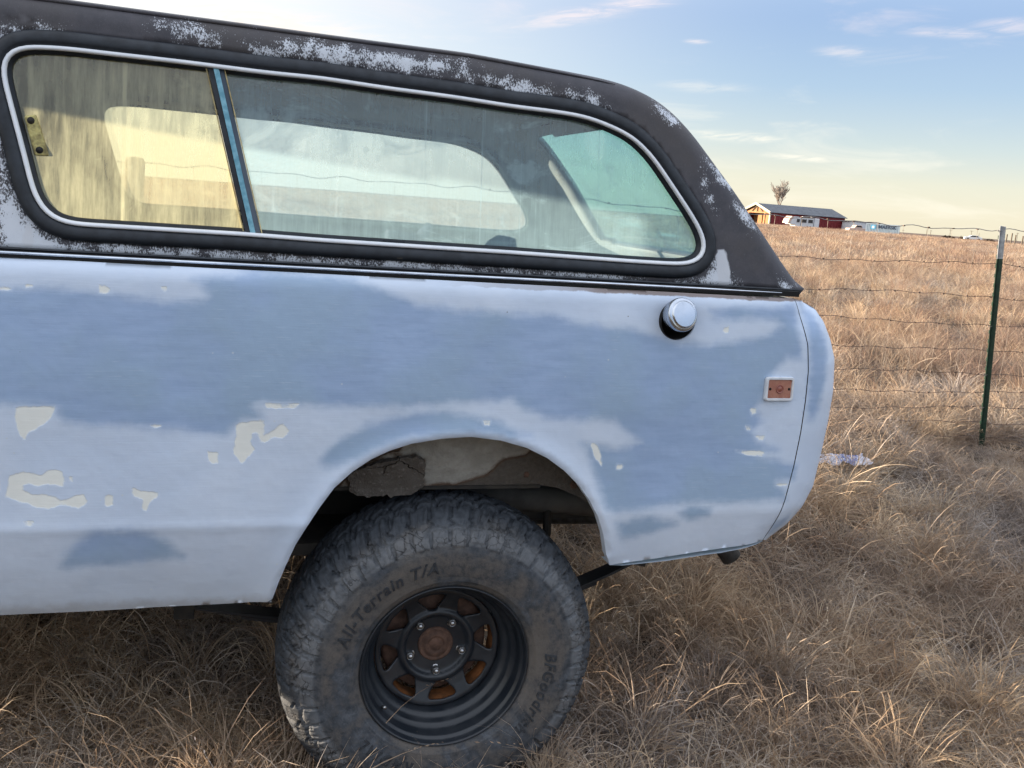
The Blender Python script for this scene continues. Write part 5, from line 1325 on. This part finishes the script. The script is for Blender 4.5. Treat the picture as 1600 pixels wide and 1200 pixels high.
def twig(name, seed, matr):
    r_ = np.random.default_rng(seed); V = []; F = []; A = []
    def seg(p, d, l, w, dep):
        st = len(V); s = np.cross(d, r_.normal(0, 1, 3)); s /= np.linalg.norm(s)+1e-9
        for i in range(4):
            V.extend([p-s*w/2, p+s*w/2]); A.extend([.5, .5]); 
            if i < 3: p = p+d*l/3; d = d+r_.normal(0, .10, 3); d /= np.linalg.norm(d)
            if dep < 2 and i > 0:
                for _ in range(2): nd = d+r_.normal(0, .5, 3); nd[2] = abs(nd[2])+.1; seg(p.copy(), nd/np.linalg.norm(nd), l*.5, w*.6, dep+1)
            if dep == 2:
                for _ in range(2):
                    e = r_.normal(0, 1, 3)*.004; o = len(V); V.extend([p, p+e, p+e*1.2+[0, 0, .006], p+[0, 0, .004]]); A.extend([.8]*4); F.append((o, o+1, o+2, o+3))
        return
    def chain(p, d, l, w, dep):
        seg(p, d, l, w, dep)
    # build ribbons explicitly so faces match
    def rib(p, d, l, w, dep):
        s = np.cross(d, r_.normal(0, 1, 3)); s /= np.linalg.norm(s)+1e-9; o = len(V); pts = [p]
        for i in range(4): d = d+r_.normal(0, .12, 3); d /= np.linalg.norm(d); pts.append(pts[-1]+d*l/4)
        for i, q in enumerate(pts): V.extend([q-s*w/2*(1-i*.15), q+s*w/2*(1-i*.15)]); A.extend([.4, .4])
        for i in range(4): F.append((o+2*i, o+2*i+1, o+2*i+3, o+2*i+2))
        if dep < 2:
            for i in (1, 2, 3, 4):
                for _ in range(2): nd = d+r_.normal(0, .55, 3); nd[2] = abs(nd[2])+.1; rib(pts[i], nd/np.linalg.norm(nd), l*.42, w*.6, dep+1)
        else:
            for q in pts[1:]:
                for _ in range(2):
                    e = r_.normal(0, 1, 3)*.0045; o = len(V); V.extend([q, q+e, q+e*1.3+np.array([0, 0, .005]), q+np.array([0, 0, .004])]); A.extend([.9]*4); F.append((o, o+1, o+2, o+3))
    for k in range(6):
        a = r_.uniform(0, 6.28); d = np.array([math.cos(a)*.4, math.sin(a)*.4, 1.]); rib(np.array([0., 0, 0]), d/np.linalg.norm(d), r_.uniform(.14, .24), .0026, 0)
    me = bpy.data.meshes.new(name); me.from_pydata([tuple(map(float, v)) for v in V], [], F); me.materials.append(matr)
    at = me.attributes.new('bl', 'FLOAT', 'POINT'); at.data.foreach_set('value', np.array(A, np.float32))
    return bpy.data.objects.new(name, me)
def collection(name, obs):
    c = bpy.data.collections.new(name)
    for i, o in enumerate(obs): o.name = '%s_%02d' % (name, i); c.objects.link(o)
    return c
near_c = collection('near_tuft', [
    tuft('m', 150, .13, .17, 1.05, 1.9, .0026, M['grey'], 1, matted=.8), tuft('m', 150, .13, .19, 1.1, 1.6, .0028, M['straw'], 2, matted=.8),
    tuft('m', 170, .14, .15, 1.2, 2.2, .0025, M['grey'], 3, matted=.9), tuft('m', 150, .13, .22, 1.0, 2.0, .0028, M['straw'], 4, matted=.7), tuft('m', 150, .13, .20, .9, 2.2, .0026, M['grey'], 21, matted=.6),
    tuft('b', 120, .04, .26, .42, 1.5, .0030, M['straw'], 5), tuft('b', 140, .05, .30, .5, 1.9, .0030, M['straw'], 6), tuft('b', 100, .035, .22, .35, 1.1, .0028, M['grey'], 7),
    tuft('t', 9, .10, .46, .5, 1.3, .0042, M['straw'], 8, .6, 8), tuft('t', 7, .10, .52, .8, 1.5, .0044, M['straw'], 9, .5, 8), tuft('t', 10, .12, .40, .9, .8, .0040, M['grey'], 10, .2, 8),
    twig('w', 12, M['grey']), twig('w', 13, M['grey'])])
mid_c = collection('mid_tuft', [
    tuft('m', 110, .26, .26, .9, 1.5, .0030, M['field'], 31, matted=.6, segs=4), tuft('m', 110, .26, .26, 1., 1.5, .0030, M['straw'], 32, matted=.6, segs=4), tuft('m', 100, .24, .24, .9, 1.7, .0030, M['grey'], 33, matted=.6, segs=4),
    tuft('b', 90, .09, .38, .38, 1.1, .0034, M['field'], 34, segs=4), tuft('b', 90, .10, .36, .42, 1.3, .0034, M['straw'], 35, segs=4), tuft('b', 80, .10, .32, .5, 1.4, .0032, M['grey'], 36, segs=4),
    tuft('t', 16, .2, .50, .4, .9, .0036, M['straw'], 37, .5, 6)])
far_c = collection('far_tuft', [
    tuft('b', 70, .55, .42, .45, .8, .012, M['field'], 41, segs=3), tuft('b', 70, .55, .38, .5, .9, .012, M['field'], 42, segs=3), tuft('b', 60, .5, .36, .5, .9, .012, M['straw'], 43, segs=3), tuft('b', 60, .5, .34, .6, .9, .012, M['grey'], 44, segs=3)])
def scatter(name, label, P, idx, scale, col_, nvar, bury=0.):
    n = len(P); me = bpy.data.meshes.new(name); me.vertices.add(n)
    z = gz(P[:, 0], P[:, 1])-bury; me.vertices.foreach_set('co', np.stack([P[:, 0], P[:, 1], z], 1).ravel())
    a = me.attributes.new('idx', 'INT', 'POINT'); a.data.foreach_set('value', idx.astype(np.int32))
    a = me.attributes.new('scl', 'FLOAT', 'POINT'); a.data.foreach_set('value', scale.astype(np.float32))
    a = me.attributes.new('rotv', 'FLOAT_VECTOR', 'POINT'); rv = np.stack([rng.normal(0, .10, n), rng.normal(0, .10, n), rng.uniform(0, 6.28, n)], 1); a.data.foreach_set('vector', rv.ravel().astype(np.float32))
    o = link(bpy.data.objects.new(name, me)); tag(o, label, kind='stuff'); o['category'] = 'grass'
    ng = bpy.data.node_groups.new(name, 'GeometryNodeTree'); ng.interface.new_socket('Geometry', in_out='INPUT', socket_type='NodeSocketGeometry'); ng.interface.new_socket('Geometry', in_out='OUTPUT', socket_type='NodeSocketGeometry')
    N = ng.nodes.new; L = ng.links.new
    gi = N('NodeGroupInput'); go = N('NodeGroupOutput'); ip = N('GeometryNodeInstanceOnPoints'); ci = N('GeometryNodeCollectionInfo')
    ci.inputs['Collection'].default_value = col_; ci.inputs['Separate Children'].default_value = True; ci.inputs['Reset Children'].default_value = True
    def na(nm, dt): q = N('GeometryNodeInputNamedAttribute'); q.data_type = dt; q.inputs['Name'].default_value = nm; return q.outputs['Attribute']
    L(gi.outputs[0], ip.inputs['Points']); L(ci.outputs[0], ip.inputs['Instance']); ip.inputs['Pick Instance'].default_value = True
    L(na('idx', 'INT'), ip.inputs['Instance Index']); L(na('scl', 'FLOAT'), ip.inputs['Scale'])
    e2r = N('FunctionNodeEulerToRotation'); L(na('rotv', 'FLOAT_VECTOR'), e2r.inputs[0]); L(e2r.outputs[0], ip.inputs['Rotation'])
    L(ip.outputs[0], go.inputs[0])
    md = o.modifiers.new('scatter', 'NODES'); md.node_group = ng
    return o
def pnoise(x, y, s, seed=0):
    return np.sin(x*s+seed)*np.cos(y*s*1.3+seed*2)+.6*np.sin(x*s*2.3+y*s*1.7+seed*3)+.4*np.cos(x*s*4.1-y*s*3.3+seed)
# near: a rectangle round the truck
def near_pts(dens_, x0=-3.4, x1=6.6, y0=-1.6, y1=3.4):
    n = int((x1-x0)*(y1-y0)*dens_); return np.stack([rng.uniform(x0, x1, n), rng.uniform(y0, y1, n)], 1)
Pm = near_pts(135); Im = rng.integers(0, 5, len(Pm)); Sm = rng.uniform(.7, 1.25, len(Pm))
gy = pnoise(Pm[:, 0], Pm[:, 1], 1.7, 2) > .1
Im = np.where(gy, rng.choice([0, 2, 4, 1], len(Pm)), rng.choice([1, 3, 3, 0], len(Pm)))
Pb = near_pts(28); kb = rng.uniform(-1, 1.6, len(Pb)) < pnoise(Pb[:, 0], Pb[:, 1], 2.6, 5)+.25; Pb = Pb[kb]; Ib = rng.choice([5, 6, 5, 6, 7], len(Pb)); Sb = rng.uniform(.55, 1.15, len(Pb))
Pt = near_pts(13); It = rng.choice([8, 9, 10], len(Pt)); St = rng.uniform(.6, 1.05, len(Pt))
Pw = near_pts(1.6); Iw = rng.choice([11, 12], len(Pw)); Sw = rng.uniform(.4, .65, len(Pw))
P = np.vstack([Pm, Pb, Pt, Pw]); I = np.r_[Im, Ib, It, Iw]; S = np.r_[Sm, Sb, St, Sw]
def off_tyre(P, I):
    ok = np.ones(len(P), bool)
    for wx in (0, -2.54):
        for wy in (.13, 2*MID-.13): ok &= ~((np.abs(P[:, 0]-wx) < .26) & (np.abs(P[:, 1]-wy) < .17))
    return ok
ok = off_tyre(P, I)
under = (P[:, 0] > -2.9) & (P[:, 0] < 1.0) & (P[:, 1] > .1) & (P[:, 1] < 1.6)
S = np.where(under & (I >= 8), S*.6, S)
P, I, S = P[ok], I[ok], S[ok]
pf = (np.abs(P[:, 0]-3.45) < .40) & (P[:, 1] > 1.55) & (P[:, 1] < 2.45)          # trampled ground at the foot of the post
k_ = ~(pf & (I >= 5)); S = np.where(pf, S*.55, S); P, I, S = P[k_], I[k_], S[k_]
scatter('dry_grass', 'matted tan and grey dry grass on the ground round the truck', P, I, S, near_c, 13)
# mid and far: rings round the place where the truck stands
def ring_pts(r0, r1, dens_, a0=-62, a1=66):
    n = int(.5*(r1*r1-r0*r0)*R(a1-a0)*dens_); r_ = np.sqrt(rng.uniform(r0*r0, r1*r1, n)); a = np.radians(rng.uniform(a0, a1, n)); return np.stack([CAM.x+r_*np.sin(a), CAM.y+r_*np.cos(a)], 1)
P1 = ring_pts(3.2, 12, 55); P2 = ring_pts(12, 30, 17); P = np.vstack([P1, P2])
ins = (P[:, 0] > -3.3) & (P[:, 0] < 6.5) & (P[:, 1] < 3.3); P = P[~ins]
q = pnoise(P[:, 0], P[:, 1], .9, 3); I = np.where(q > .5, rng.choice([0, 3, 4, 6], len(P)), np.where(q > -.4, rng.choice([1, 4, 0, 3, 2], len(P)), rng.choice([2, 5, 1], len(P)))); dd = np.hypot(P[:, 0]-CAM.x, P[:, 1]-CAM.y)
scatter('field_grass', 'tall dry grass of the field beyond the wire fence', P, I, rng.uniform(.6, 1.1, len(P))*np.interp(dd, [4, 6, 8, 30], [.55, .62, .85, 1.1]), mid_c, 7)
P = np.vstack([ring_pts(27, 70, 3.2), ring_pts(70, 150, 1.1)])
q = pnoise(P[:, 0], P[:, 1], .25, 3); I = np.where(q > 0, rng.choice([0, 1, 2], len(P)), rng.choice([1, 2, 3], len(P)))
scatter('far_field_grass', 'russet dry grass reaching to the horizon', P, I, rng.uniform(.6, 1.05, len(P)), far_c, 4, .03)
